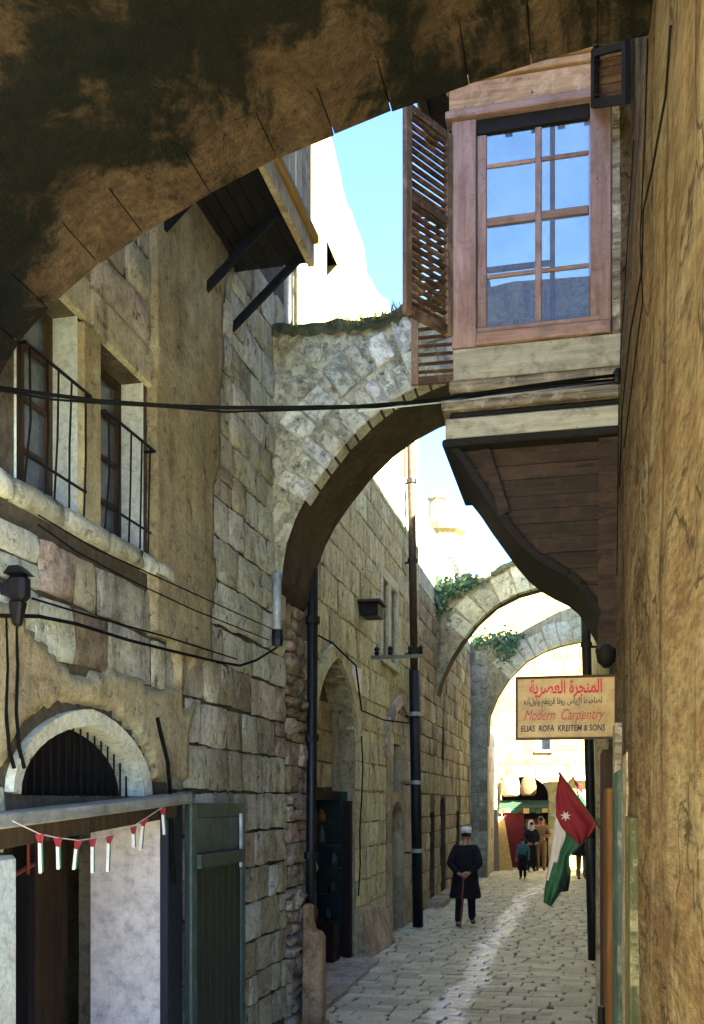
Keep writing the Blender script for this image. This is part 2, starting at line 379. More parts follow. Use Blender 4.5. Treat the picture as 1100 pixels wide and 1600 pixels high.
def glass_mat(name, tint, gl):
    m = bpy.data.materials.new(name); m.use_nodes = True; t = m.node_tree; t.nodes.clear(); g = G(t)
    n = g.noise(g.pos(rnd=2), 3.5, 7, .7, .4)
    tr = g.n('ShaderNodeBsdfTransparent', {0: g.mix(g.ramp(n, [(.3, 0), (.7, 1)]), [x * .72 for x in tint], tint)}); gs = g.n('ShaderNodeBsdfGlossy', {0: (1, 1, 1, 1), 'Roughness': .05})
    df = g.n('ShaderNodeBsdfDiffuse', {0: (.42, .40, .32, 1)})
    mx = g.n('ShaderNodeMixShader', {0: gl, 1: tr.outputs[0], 2: gs.outputs[0]})
    m2 = g.n('ShaderNodeMixShader', {0: g.ramp(n, [(.35, .05), (.7, .22)]), 1: mx.outputs[0], 2: df.outputs[0]})
    o = g.n('ShaderNodeOutputMaterial'); t.links.new(m2.outputs[0], o.inputs[0]); return m
M['pane'] = glass_mat('old window glass', (.48, .56, .47), .05)
M['darkpane'] = plain('dark bluish glass', (.10, .13, .15), .12, var=.3, spec=.8, bump=0)

# ------------------------------------------------------------------ stone pieces
def stone_pool(n, rough, seed):
    out = []
    for k in range(n):
        b = MB(); nx, nz = 5, 4; g = []
        for j in range(nz):
            row = []
            for i in range(nx):
                x = -.5 + i / (nx - 1); z = -.5 + j / (nz - 1)
                e = (i in (0, nx - 1)) + (j in (0, nz - 1))
                q = noise.noise(Vector((x * 2.3 + seed * 7 + k * 3.1, z * 2.3, k * 5.7 + seed)))
                y = 1 + rough * q - (.0, .34, .5)[e] * (.7 + .6 * abs(q))
                ox = U(-.03, .03); oz = U(-.03, .03)
                if i in (0, nx - 1): ox = -math.copysign(abs(U(0, .045)), x)
                if j in (0, nz - 1): oz = -math.copysign(abs(U(0, .055)), z)
                row.append((x + ox, y, z + oz))
            g.append(row)
        b.sheet(g)
        ring = [g[0][i] for i in range(nx)] + [g[j][-1] for j in range(1, nz)] + [g[-1][i] for i in range(nx - 2, -1, -1)] + [g[j][0] for j in range(nz - 2, 0, -1)]
        for a in range(len(ring)):
            p, q = ring[a], ring[(a + 1) % len(ring)]
            b.quad(p, q, (q[0], -.2, q[2]), (p[0], -.2, p[2]))
        me = b.mesh('stone', None, True, fix=False)
        bm = bmesh.new(); bm.from_mesh(me); bmesh.ops.remove_doubles(bm, verts=bm.verts, dist=1e-5)
        bmesh.ops.recalc_face_normals(bm, faces=bm.faces); bm.to_mesh(me); bm.free()
        me.polygons.foreach_set('use_smooth', [True] * len(me.polygons))
        out.append(me)
    return out
POOLS = {}
def pool(mat, rough, seed):
    k = (mat, rough)
    if k not in POOLS:
        POOLS[k] = stone_pool(10, rough, seed)
        for me in POOLS[k]: me.materials.append(M[mat])
    return POOLS[k]

def arch_k(x, k): return sqrt(max(0, (1 + k) ** 2 - (abs(x) + k) ** 2)) / sqrt((1 + k) ** 2 - k ** 2)
class Op:       # an opening in a wall, arched when rise > 0
    def __init__(s, s0, s1, z0, z1, rise=0, k=0, depth=.3): s.s0, s.s1, s.z0, s.z1, s.rise, s.k, s.depth = s0, s1, z0, z1, rise, k, depth
    @property
    def top(s): return s.z1 + s.rise
    def curve(s, n=14):
        c, a = (s.s0 + s.s1) / 2, (s.s1 - s.s0) / 2
        return [(c - a * cos(pi * i / n), s.z1 + s.rise * arch_k(-cos(pi * i / n), s.k)) for i in range(n + 1)]
    def span(s, za, zb):
        if zb <= s.z0 + .02 or za >= s.top - .02: return None
        if s.rise == 0 or za <= s.z1: return (s.s0, s.s1)
        y = (za - s.z1) / s.rise * sqrt((1 + s.k) ** 2 - s.k ** 2)
        x = max(0, sqrt(max(0, (1 + s.k) ** 2 - y * y)) - s.k)
        c, a = (s.s0 + s.s1) / 2, (s.s1 - s.s0) / 2
        return (c - a * x, c + a * x)

def wall_sheet(mapf, s0, s1, z0, z1, ops):
    b = MB()
    S_ = sorted({s0, s1, *[o.s0 for o in ops], *[o.s1 for o in ops]}); Z_ = sorted({z0, z1, *[o.z0 for o in ops], *[o.z1 for o in ops], *[o.top for o in ops]})
    S_ = [x for x in S_ if s0 <= x <= s1]; Z_ = [x for x in Z_ if z0 <= x <= z1]
    for i in range(len(S_) - 1):
        for j in range(len(Z_) - 1):
            cs, cz = (S_[i] + S_[i+1]) / 2, (Z_[j] + Z_[j+1]) / 2
            if any(o.s0 < cs < o.s1 and o.z0 < cz < o.top for o in ops): continue
            b.quad(mapf(S_[i], Z_[j], 0), mapf(S_[i+1], Z_[j], 0), mapf(S_[i+1], Z_[j+1], 0), mapf(S_[i], Z_[j+1], 0))
    for o in ops:
        path = [(o.s0, o.z0)] + (o.curve() if o.rise else [(o.s0, o.z1), (o.s1, o.z1)]) + [(o.s1, o.z0)]
        if o.rise:
            c = o.curve()
            for i in range(len(c) - 1):
                b.quad(mapf(*c[i], 0), mapf(*c[i+1], 0), mapf(c[i+1][0], o.top, 0), mapf(c[i][0], o.top, 0))
        path.append(path[0])
        for i in range(len(path) - 1):
            b.quad(mapf(*path[i], 0), mapf(*path[i+1], 0), mapf(*path[i+1], -o.depth), mapf(*path[i], -o.depth))
    return b

def cut(iv, hole):
    out = []
    for a, b in iv:
        if hole[1] <= a or hole[0] >= b: out.append((a, b)); continue
        if hole[0] > a: out.append((a, hole[0]))
        if hole[1] < b: out.append((hole[1], b))
    return out
def lay_stones(parent, mapf, rotz, s0, s1, z0, z1, ch, ln, ops, mat, depth=(.02, .045), rough=.35, gap=.012, skip=None, allow=None, name='stone', limit=300, seed=1, split=0, alt=None):
    pl = pool(mat, rough, seed); z = z0; cnt = 0
    while z < z1 - .06:
        h = ch * U(.82, 1.2)
        if z + h > z1 - .1: h = z1 - z
        ivs = allow(z, z + h) if allow else [(s0, s1)]
        for o in ops:
            sp = o.span(z, z + h)
            if sp: ivs = cut(ivs, sp)
        for a, e in ivs:
            s = a
            while s < e - .05:
                wd = ln * R.choice((.6, .8, .95, 1.1, 1.35, 1.6)) * U(.9, 1.1)
                if s + wd > e - ln * .35: wd = e - s
                cs, cz = s + wd / 2, z + h / 2
                if wd > .05 and not (skip and skip(cs, cz)) and cnt < limit:
                    q = R.random(); parts_ = [(z, z + h)]
                    if q < split: zc_ = z + h * U(.4, .6); parts_ = [(z, zc_), (zc_, z + h)]
                    am = alt(cs, cz) if alt else None; pl_ = pool(am, rough, seed) if am else pl
                    jz = U(-.009, .009) if split else 0
                    for za_, zb_ in parts_:
                        o = bpy.data.objects.new(name, R.choice(pl_)); COL.objects.link(o); adopt(o, parent)
                        o.location = mapf(cs, (za_ + zb_) / 2 + jz, 0)
                        o.rotation_euler = (U(-.012, .012), U(-.012, .012), rotz + U(-.02, .02))
                        o.scale = (wd - gap * 1.6, U(*depth), zb_ - za_ - gap * .8); cnt += 1
                s += wd
        z += h
    return cnt
def left(X): return lambda s, z, d: (X + d, s, z)
def right(X): return lambda s, z, d: (X - d, s, z)
def front(Y): return lambda s, z, d: (s, Y - d, z)
ROTL, ROTR, ROTF = -pi / 2, pi / 2, pi

def house_shell(parent, x0, x1, y0, y1, z1, open_side, mat, z0=0):
    b = MB(); P = lambda x, y, z: (x, y, z)
    b.quad(P(x0,y0,z1), P(x1,y0,z1), P(x1,y1,z1), P(x0,y1,z1))
    if open_side != 'x1': b.quad(P(x1,y0,z0), P(x1,y1,z0), P(x1,y1,z1), P(x1,y0,z1))
    if open_side != 'x0': b.quad(P(x0,y0,z0), P(x0,y1,z0), P(x0,y1,z1), P(x0,y0,z1))
    if open_side != 'y0': b.quad(P(x0,y0,z0), P(x1,y0,z0), P(x1,y0,z1), P(x0,y0,z1))
    if open_side != 'y1': b.quad(P(x0,y1,z0), P(x1,y1,z0), P(x1,y1,z1), P(x0,y1,z1))
    return b.build('outer_walls_and_roof', mat, parent)

# ================================================================== GROUND
b = MB(); b.quad((-900, -600, -.012), (900, -600, -.012), (900, 1500, -.012), (-900, 1500, -.012))
street = props(b.build('street', M['earth']), 'narrow stone paved lane running between the houses', None, kind='structure')
props(MB().box((-2.8, -30, -.012), (14, 9.19, .012)).build('bounce_paving', M['pavefar']), 'worn stone paving added out of view to bounce sunlight into the lane', None, kind='structure')  # unseen pale paving, added to bounce sun into the shaded lane
def paver_pool():
    out = []
    for k in range(8):
        b = MB(); n = 6; c = []
        pts = [(-.5, -.5), (.5, -.5), (.5, .5), (-.5, .5)]
        pts = [(x + U(-.07, .07), y + U(-.07, .07)) for x, y in pts]
        poly = []
        for i in range(4):
            p, q = pts[i], pts[(i + 1) % 4]
            poly += [p, ((p[0]+q[0])/2 + U(-.05, .05), (p[1]+q[1])/2 + U(-.05, .05))]
        top = [(x * .9, y * .9, 1 + U(-.15, .15)) for x, y in poly]; mid = [(x * .98, y * .98, .62) for x, y in poly]; bot = [(x, y, -.5) for x, y in poly]
        b.rings([bot, mid, top], cap=False); b.f.append(tuple(16 + i for i in range(8)))
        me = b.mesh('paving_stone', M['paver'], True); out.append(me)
    return out
PP = paver_pool(); stuff = MB(); npv = 0
y = 9.2; spots = []
def edges(y): return (-2.68 if y < 10 else -3.02 if y < 19 else -3.1, .27 if y < 29.6 else 3.0)
while y < 34.2:
    dy = U(.17, .25); xa, xb = edges(y); x = xa + U(-.1, 0)
    while x < xb:
        wd = U(.2, .42); spots.append((x + wd / 2, y + dy / 2, wd, dy)); x += wd
    y += dy
for i, (x, yy, wd, dy) in enumerate(spots):
    zt = U(.006, .016)
    if npv < 300:
        o = bpy.data.objects.new('paving_stone', R.choice(PP)); COL.objects.link(o); adopt(o, street)
        o.location = (x, yy, -.012); o.scale = (wd - .012, dy - .012, zt + .012); o.rotation_euler = (U(-.03, .03), U(-.03, .03), U(-.06, .06)); npv += 1
    else:
        me = R.choice(PP); base = len(stuff.v)
        for v in me.vertices: stuff.v.append((x + v.co.x * (wd - .012), yy + v.co.y * (dy - .012), -.012 + v.co.z * (zt + .012)))
        for p in me.polygons: stuff.f.append(tuple(base + q for q in p.vertices))
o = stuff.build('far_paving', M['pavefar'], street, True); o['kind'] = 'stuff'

# ================================================================== LEFT: NEAR HOUSE
XA = -2.72
A = thing('stone_house', (XA, 4, 0), 'near stone house with two barred windows, an arched shop door and a jettied balcony', 'house')
WIN1 = Op(4.40, 5.02, 3.80, 4.90, depth=.20); WIN2 = Op(5.24, 5.87, 3.80, 4.88, depth=.20)
DOOR = Op(4.30, 6.13, -.02, 2.10, depth=.58); LUN = Op(4.40, 5.84, 2.24, 2.245, rise=.40, k=.25, depth=.16)
wa = wall_sheet(left(XA), -6, 9.0, -.05, 7.3, [WIN1, WIN2, DOOR, LUN]).build('wall', M['mortarA'], A)
house_shell(A, -9, XA, -6, 9.0, 7.3, 'x1', M['sunplaster'])
def patchA(s, z):       # where plaster still hides the stones
    q = noise.noise(Vector((s * 1.3, z * 1.3, 3))) * .35
    return (z > 3.15 + q * .6 and 6.22 + q * .4 < s < 6.75 + q + (z - 4) * .12) or (2.28 < z < 2.86 + q * .8 and s < 6.35 + q)
lay_stones(wa, left(XA), ROTL, 4.15, 9.0, .2, 6.85, .29, .40, [Op(4.0, 5.97, 3.80, 7.2), DOOR, LUN, Op(6.13, 6.42, -1, 2.25)], 'stoneA', (.014, .04), .55, gap=.009, skip=lambda s, z: patchA(s, z) or (z < .8 and s < 6.3), limit=240, split=.1, alt=lambda s, z: 'stonepale' if (s > 6.6 and z > 3.4 and R.random() < .75) or R.random() < .12 else 'rubble' if R.random() < .12 else None)
lay_stones(wa, left(XA), ROTL, 4.15, 5.965, 5.125, 6.85, .29, .40, [], 'stoneA', (.014, .04), .55, gap=.009, skip=patchA, limit=60, split=.1)
def plaster(parent, mapf, s0, s1, z0, z1, inside, mat, n=.07, d=.03, name='plaster'):
    b = MB(); idx = {}
    ns, nz = int((s1 - s0) / n), int((z1 - z0) / n)
    def vid(i, j):
        if (i, j) not in idx:
            s, z = s0 + i * n, z0 + j * n
            edge = not all(inside(s + a * n, z + c * n) for a in (-1, 0, 1) for c in (-1, 0, 1))
            dd = -.01 if edge else d + .014 * noise.fractal(Vector((s * 2, z * 2, 9)), 1, 2, 4)
            idx[(i, j)] = len(b.v); b.v.append(mapf(s + (U(-.008, .008) if edge else 0), z + (U(-.008, .008) if edge else 0), dd))
        return idx[(i, j)]
    for i in range(ns):
        for j in range(nz):
            if inside(s0 + (i + .5) * n, z0 + (j + .5) * n): b.f.append((vid(i, j), vid(i+1, j), vid(i+1, j+1), vid(i, j+1)))
    return b.build(name, M[mat], parent, True)
def inA(s, z):
    for w_ in (WIN1, WIN2):
        if w_.s0 - .03 < s < w_.s1 + .03 and w_.z0 - .03 < z < w_.z1 + .03: return False
    if ((s - 5.12) / .83) ** 2 + ((z - 2.24) / .49) ** 2 < 1 or z < 2.31: return False
    return patchA(s, z) or patchA(s - .2, z) or patchA(s + .2, z) or patchA(s - .34, z) or patchA(s + .34, z) or patchA(s, z - .1) or patchA(s, z - .2) or patchA(s, z + .1)
plaster(wa, left(XA), 3.6, 8.2, 2.2, 7.0, inA, 'plasterA', n=.045, d=.05)
plaster(wa, left(XA), -5.9, 3.69, .1, 7.2, lambda s, z: -5.8 < s < 3.6 and .2 < z < 7.1, 'plasterA', n=.3, name='lower_plaster')
# sill ledge under the windows
pl = pool('stonepale', .15, 1)
s = 3.9
while s < 6.1:
    wd = U(.4, .6); o = bpy.data.objects.new('sill_stone', R.choice(pl)); COL.objects.link(o); adopt(o, wa)
    o.location = (XA, s + wd / 2, 3.735); o.rotation_euler = (0, 0, ROTL); o.scale = (wd - .008, .06, .12); s += wd
# windows of the near house
for W in (WIN1, WIN2):
    fr = MB(); x = XA - .16
    fr.box((x - .03, W.s0, W.z0), (x + .02, W.s0 + .05, W.z1)); fr.box((x - .03, W.s1 - .05, W.z0), (x + .02, W.s1, W.z1))
    fr.box((x - .03, W.s0 + .05, W.z1 - .05), (x + .02, W.s1 - .05, W.z1)); fr.box((x - .03, W.s0 + .05, W.z0), (x + .02, W.s1 - .05, W.z0 + .05))
    cs = (W.s0 + W.s1) / 2; fr.box((x - .028, cs - .02, W.z0 + .05), (x + .018, cs + .02, W.z1 - .05))
    for k in (1, 2, 3):
        z = W.z0 + (W.z1 - W.z0) * k / 4
        fr.box((x - .026, W.s0 + .05, z - .014), (x + .014, cs - .02, z + .014)); fr.box((x - .026, cs + .02, z - .014), (x + .014, W.s1 - .05, z + .014))
    wf = fr.build('window', M['brownint'], A)
    MB().quad((x - .01, W.s0 + .04, W.z0 + .04), (x - .01, W.s1 - .04, W.z0 + .04), (x - .01, W.s1 - .04, W.z1 - .04), (x - .01, W.s0 + .04, W.z1 - .04)).build('pane', M['darkpane'], wf)
    for yy in (W.s1 - .004, W.s0 + .004):      # lime-washed reveal linings
        MB().quad((XA + .012, yy, W.z0), (XA - .14, yy, W.z0), (XA - .14, yy, W.z1), (XA + .012, yy, W.z1)).build('reveal', M['greyreveal'], A)
    zr = W.z0 + (W.z1 - W.z0) * .6
    gr = MB(); gr.tube([(XA - .05, W.s0 + .0, zr), (XA + .075, W.s0 - .02, zr), (XA + .075, W.s1 + .03, zr), (XA - .05, W.s1 + .02, zr)], .010, 6)
    rail = gr.build('window_grille', M['iron'], A)
    MB().tube([(XA + .06, W.s0, W.z0 + .12), (XA + .06, W.s1, W.z0 + .12)], .009, 6).build('rail', M['iron'], rail)
    for k in range(5):
        s = W.s0 + .03 + (W.s1 - W.s0 - .06) * k / 4 + U(-.015, .015)
        MB().tube([(XA + .075, s, zr), (XA + .07, s + U(-.02, .02), W.z0 + .3), (XA + .06, s + U(-.02, .02), W.z0 - .02)], .0065, 6).build('bar', M['iron'], rail)
for W in (WIN1, WIN2):
    MB().box((XA - .12, W.s0 - .10, W.z1 + .003), (XA + .038, W.s1 + .098, W.z1 + .24)).build('window_lintel', M['stoneA'], A, bevel=.012)
MB().box((XA - .1, WIN1.s1 + .005, WIN1.z0 - .02), (XA + .045, WIN2.s0 - .005, WIN2.z1 - .002)).build('window_pier', M['plasterA'], A, bevel=.01)
# lunette over the shop door
c = LUN.curve(18); rim = MB(); outc = []
cs, cz = (LUN.s0 + LUN.s1) / 2, 2.15
for i in range(len(c) - 1):
    def off(p, r):
        d = Vector((p[0] - cs, p[1] - cz)).normalized(); return (p[0] + d.x * r, p[1] + d.y * r)
    p0_, q0_ = c[i], c[i+1]; p2, q2 = off(p0_, .085), off(q0_, .085); p, q = off(p0_, -.008), off(q0_, -.008); m = left(XA)
    rim.hexa([m(*p, -.17), m(*q, -.17), m(*q2, -.05), m(*p2, -.05), m(*p, .035), m(*q, .035), m(*q2, .05), m(*p2, .05)])
rim.build('arch_rim', M['paleplaster'], A)
lb = MB().prism([(XA - .14, p[0], p[1]) for p in c], (-.02, 0, 0)); lun = lb.build('lunette', M['blackwood'], A)
for k in range(17):
    s = LUN.s0 + .05 + (LUN.s1 - LUN.s0 - .1) * k / 16; sp = LUN.z1 + LUN.rise * arch_k((s - cs) / ((LUN.s1 - LUN.s0) / 2), LUN.k)
    MB().tube([(XA - .07, s, 2.24), (XA - .07, s, sp)], .006, 5).build('bar', M['iron'], lun)
# lintel canopy board, slightly tilted
lt = MB(); lt.hexa([(XA + .02, 4.0, 2.08), (XA + .17, 4.0, 2.08), (XA + .17, 6.3, 2.20), (XA + .02, 6.3, 2.20), (XA + .02, 4.0, 2.15), (XA + .17, 4.0, 2.15), (XA + .17, 6.3, 2.265), (XA + .02, 6.3, 2.27)])
lt.build('lintel', M['lintel'], A, bevel=.008)
MB().hexa([(XA - .02, 4.05, 1.96), (XA + .10, 4.05, 1.98), (XA + .10, 6.2, 2.11), (XA - .02, 6.2, 2.11), (XA - .02, 4.05, 2.075), (XA + .10, 4.05, 2.075), (XA + .10, 6.2, 2.19), (XA - .02, 6.2, 2.19)]).build('lintel_soffit', M['brownint'], A)
# plastered jamb inside the doorway, rounded
jb = MB(); rows = []
for z in (-.05, .6, 1.2, 1.8, 2.12):
    r = []
    for i in range(9):
        t = i / 8; xx = XA + .012 - t * .45; yy = 6.125 - .10 * (1 - (1 - t) ** 2) * 1.0 if t > .12 else 6.125 - .02 + .02 * (1 - t / .12)
        r.append((xx, yy - .0, z))
    rows.append(r)
jb.sheet(rows).build('plaster_jamb', M['whiteplaster'], A, True)
it = MB(); it.box((XA - .75, 3.9, -.05), (XA - .70, 6.2, 2.3)); it.build('inner_partition', M['brownint'], A)
MB().box((XA - .62, 5.40, -.05), (XA - .52, 5.47, 2.1)).build('inner_post', M['blackwood'], A)
for k in range(7):
    MB().box((XA - .699, 4.0 + k * .21, 0), (XA - .675, 4.195 + k * .21, 2.1)).build('inner_board', M['brownint'], A)
MB().tube([(XA - .35, 4.2, 1.62), (XA - .5, 5.42, 1.83)], .016, 6).build('handrail', M['redbar'], A)
MB().tube([(XA - .45, 5.28, 2.1), (XA - .45, 5.28, 1.78)], .010, 6).build('hanging_rod', M['redbar'], A)
MB().box((XA - .03, 6.14, -.05), (XA + .06, 6.40, 2.2)).build('door_post', M['navy'], A, bevel=.01)
MB().box((XA - .3, 4.02, -.05), (XA + .06, 4.34, 1.95)).build('door_post', M['greyreveal'], A, bevel=.02)
# green door leaf folded back flat on the wall
gx = XA + .06
lf = MB(); lf.box((gx, 6.43, .02), (gx + .035, 7.55, 2.20)); leaf = lf.build('door_leaf', M['green'], A)
MB().box((gx + .036, 6.43, .02), (gx + .055, 6.52, 2.2)).build('stile', M['greenlight'], leaf)
MB().box((gx + .036, 7.46, .02), (gx + .055, 7.55, 2.2)).build('stile', M['greenlight'], leaf)
MB().box((gx + .036, 6.525, 2.10), (gx + .055, 7.455, 2.2)).build('rail', M['greenlight'], leaf)
MB().box((gx + .036, 6.525, 1.74), (gx + .085, 7.455, 1.84)).build('rail', M['greenlight'], leaf)
MB().box((gx + .036, 6.525, 1.845), (gx + .045, 7.455, 2.095)).build('upper_panel', M['greenlight'], leaf)
for k in range(7): MB().box((gx + .036, 6.53 + k * .132, .1), (gx + .046, 6.655 + k * .132, 1.735)).build('plank', M['green'], leaf)
MB().box((gx + .057, 7.40, 1.70), (gx + .075, 7.44, 2.12)).build('bolt', M['zinc'], leaf)
MB().box((gx + .036, 6.525, .02), (gx + .08, 7.455, .095)).build('rail', M['greenlight'], leaf)
# lamp housing fixed to the wall, pipes at its foot
lm = thing('wall_lamp', (XA + .03, 4.5, 3.3), 'black iron lamp housing on the house wall below the barred windows', 'lamp')
p0 = onx(28, 915, XA + .1)
MB().box((p0.x - 0.043, p0.y - 0.043, p0.z - 0.072), (p0.x + 0.050, p0.y + 0.050, p0.z + 0.050)).build('housing', M['iron'], lm, bevel=.02)
MB().hexa([(p0.x - 0.050, p0.y - 0.050, p0.z + 0.052), (p0.x + 0.058, p0.y - 0.050, p0.z + 0.052), (p0.x + 0.058, p0.y + 0.058, p0.z + 0.052), (p0.x - 0.050, p0.y + 0.058, p0.z + 0.052), (p0.x - 0.036, p0.y - 0.022, p0.z + 0.094), (p0.x + 0.014, p0.y - 0.022, p0.z + 0.094), (p0.x + 0.014, p0.y + 0.022, p0.z + 0.094), (p0.x - 0.036, p0.y + 0.022, p0.z + 0.094)]).build('hood', M['iron'], lm)
MB().hexa([(p0.x - 0.022, p0.y - 0.022, p0.z - 0.194), (p0.x + 0.014, p0.y - 0.022, p0.z - 0.194), (p0.x + 0.014, p0.y + 0.022, p0.z - 0.194), (p0.x - 0.022, p0.y + 0.022, p0.z - 0.194), (p0.x - 0.036, p0.y - 0.036, p0.z - 0.073), (p0.x + 0.036, p0.y - 0.036, p0.z - 0.073), (p0.x + 0.036, p0.y + 0.036, p0.z - 0.073), (p0.x - 0.036, p0.y + 0.036, p0.z - 0.073)]).build('base', M['iron'], lm, bevel=.01)
MB().bar((XA - .02, p0.y, p0.z - 0.014), (p0.x - 0.036, p0.y, p0.z - 0.014), .05, .06).build('bracket', M['iron'], lm)
for du in (8, 24):
    pts = [onx(du + k, v, XA + .05) for k, v in ((0, 965), (3, 1040), (1, 1110), (6, 1170), (14, 1200))]
    props(MB().tube(pts, .011, 6).build('conduit', M['cable']), ('thin dark conduit running down directly under the wall lamp' if du > 10 else 'thin dark conduit on the wall beside the one under the lamp'), 'conduit', 'conduits below the wall lamp')
# black cable beside the lintel
props(MB().tube([onx(u, v, XA + .07) for u, v in ((246, 1122), (252, 1150), (262, 1190), (266, 1235), (268, 1300), (272, 1380))], .013, 6).build('cable', M['cable']), 'thick black cable hanging down past the end of the door lintel', 'cable')

# balcony room on struts
BX, BZ, BY0, BY1 = -2.09, 6.5, 3.9, 7.62
for k in range(9):
    yy = BY0 + (BY1 - BY0) * k / 9
    pass
bl = thing('balcony', (XA, 6, BZ), 'cream boarded wooden balcony room jutting out on black struts', 'balcony')
for k in range(6):
    x0 = XA + (BX - XA) * k / 6
    MB().box((x0 + .004, BY0, BZ), (x0 + (BX - XA) / 6 - .004, BY1, BZ + .05)).build('floor_board', M['blackwood'], bl)
MB().box((BX - .02, BY0, BZ - .02), (BX + .03, BY1 + .03, BZ + .16)).build('fascia', M['cream'], bl, bevel=.006)
MB().box((BX + .005, BY0, BZ + .165), (BX + .065, BY1 + .05, BZ + .235)).build('moulding', M['yellow'], bl, bevel=.012)
k = 0; yy = BY0
while yy < BY1 - .02:
    wd = min(.15, BY1 - yy); MB().box((BX - .04, yy + .004, BZ + .24), (BX + U(-.002, .012), yy + wd - .004, BZ + 1.75)).build('board', M['cream'], bl); yy += wd
for k in range(4):
    x0 = XA + (BX - .045 - XA) * k / 4; MB().box((x0 + .003, BY1 - .03, BZ + .055), (x0 + (BX - .045 - XA) / 4 - .003, BY1 + U(0, .01), BZ + 1.75)).build('board', M['cream'], bl)
for y0 in (4.4, 5.3, 6.2): MB().box((BX + .014, y0, BZ + .7), (BX + .05, y0 + .5, BZ + 1.5)).build('window_panel', M['yellow'], bl, bevel=.01)
MB().box((XA, BY0, BZ + 1.75), (BX + .1, BY1 + .1, BZ + 1.83)).build('roof', M['shutter'], bl)
for ys in (4.7, 6.12, 6.90, 7.50):
    MB().bar((XA + .01, ys, BZ - .52), (BX - .05, ys, BZ - .02), .045, .05).build('strut', M['iron'], bl)

# ================================================================== VAULT OVER THE LANE
VP = [(-2.74, 3.55), (-2.68, 3.88), (-2.54, 4.17), (-2.34, 4.37), (-2.13, 4.53), (-1.77, 4.71), (-1.33, 4.89), (-.73, 5.04), (-.3, 5.12), (.06, 5.165), (.45, 5.18)]
def vz(x):
    for (a, za), (c_, zc_) in zip(VP, VP[1:]):
        if a <= x <= c_: return za + (zc_ - za) * (x - a) / (c_ - a)
    return VP[-1][1]
V = thing('vaulted_arch', (-1.2, 3, 0), 'broad soot blackened stone arch spanning the lane overhead', 'arch')
# arc-length samples
def resample(pts, step):
    out = [Vector(pts[0])]; 
    for a, b_ in zip(pts, pts[1:]):
        a, b_ = Vector(a), Vector(b_); n = max(1, round((b_ - a).length / step))
        for i in range(1, n + 1): out.append(a.lerp(b_, i / n))
    return out
fine = resample(VP, .07)
rows = []
for i in range(46):
    yy = 2.3 + (3.72 - 2.3) * i / 45
    rows.append([(p.x, yy, p.y + .004 + .035 * noise.fractal(Vector((p.x * 1.4, yy * 1.4, p.y)), 1, 2, 5) ) for p in fine])
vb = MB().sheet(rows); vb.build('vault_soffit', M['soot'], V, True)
top = 5.95
bb = MB()
for (a, za), (c_, zc_) in zip(VP, VP[1:]):
    for yf in (2.3, 3.985): bb.quad((a, yf, za + .03), (c_, yf, zc_ + .03), (c_, yf, top), (a, yf, top))
bb.quad((VP[0][0], 2.3, top), (VP[-1][0], 2.3, top), (VP[-1][0], 3.985, top), (VP[0][0], 3.985, top))
rows = [[(p.x, yy, p.y + .035) for p in fine] for yy in (3.70, 3.985)]; bb.sheet(rows)
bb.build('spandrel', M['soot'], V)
s = resample(VP, .02); acc = 0; i0 = 0
L = [0]
for a, b_ in zip(s, s[1:]): L.append(L[-1] + (b_ - a).length)
def at(d):
    for i in range(len(L) - 1):
        if L[i] <= d <= L[i+1]:
            t = (d - L[i]) / max(1e-6, L[i+1] - L[i]); return s[i].lerp(s[i+1], t)
    return s[-1]
d = 0.0
while d < L[-1] - .1:
    wd = min(U(.20, .34), L[-1] - d); p, q = at(d + .002), at(d + wd - .002)
    dr = Vector((q.x - p.x, q.y - p.y)).normalized(); nr = Vector((-dr.y, dr.x)); j = U(-.003, .003); y0 = 3.74 - U(0, .06)
    pr = [p + nr * j, q + nr * j, q + nr * (.30 + j), p + nr * (.30 + j)]
    vb = MB(); m_ = [(pr[0] + pr[1]) / 2 - nr * .008]
    vb.hexa([(pr[0].x, y0, pr[0].y), (pr[1].x, y0, pr[1].y), (pr[1].x, 4.0, pr[1].y), (pr[0].x, 4.0, pr[0].y), (pr[3].x, y0, pr[3].y), (pr[2].x, y0, pr[2].y), (pr[2].x, 4.0, pr[2].y), (pr[3].x, 4.0, pr[3].y)])
    vb.build('voussoir', M['soot'], V, bevel=.002); d += wd

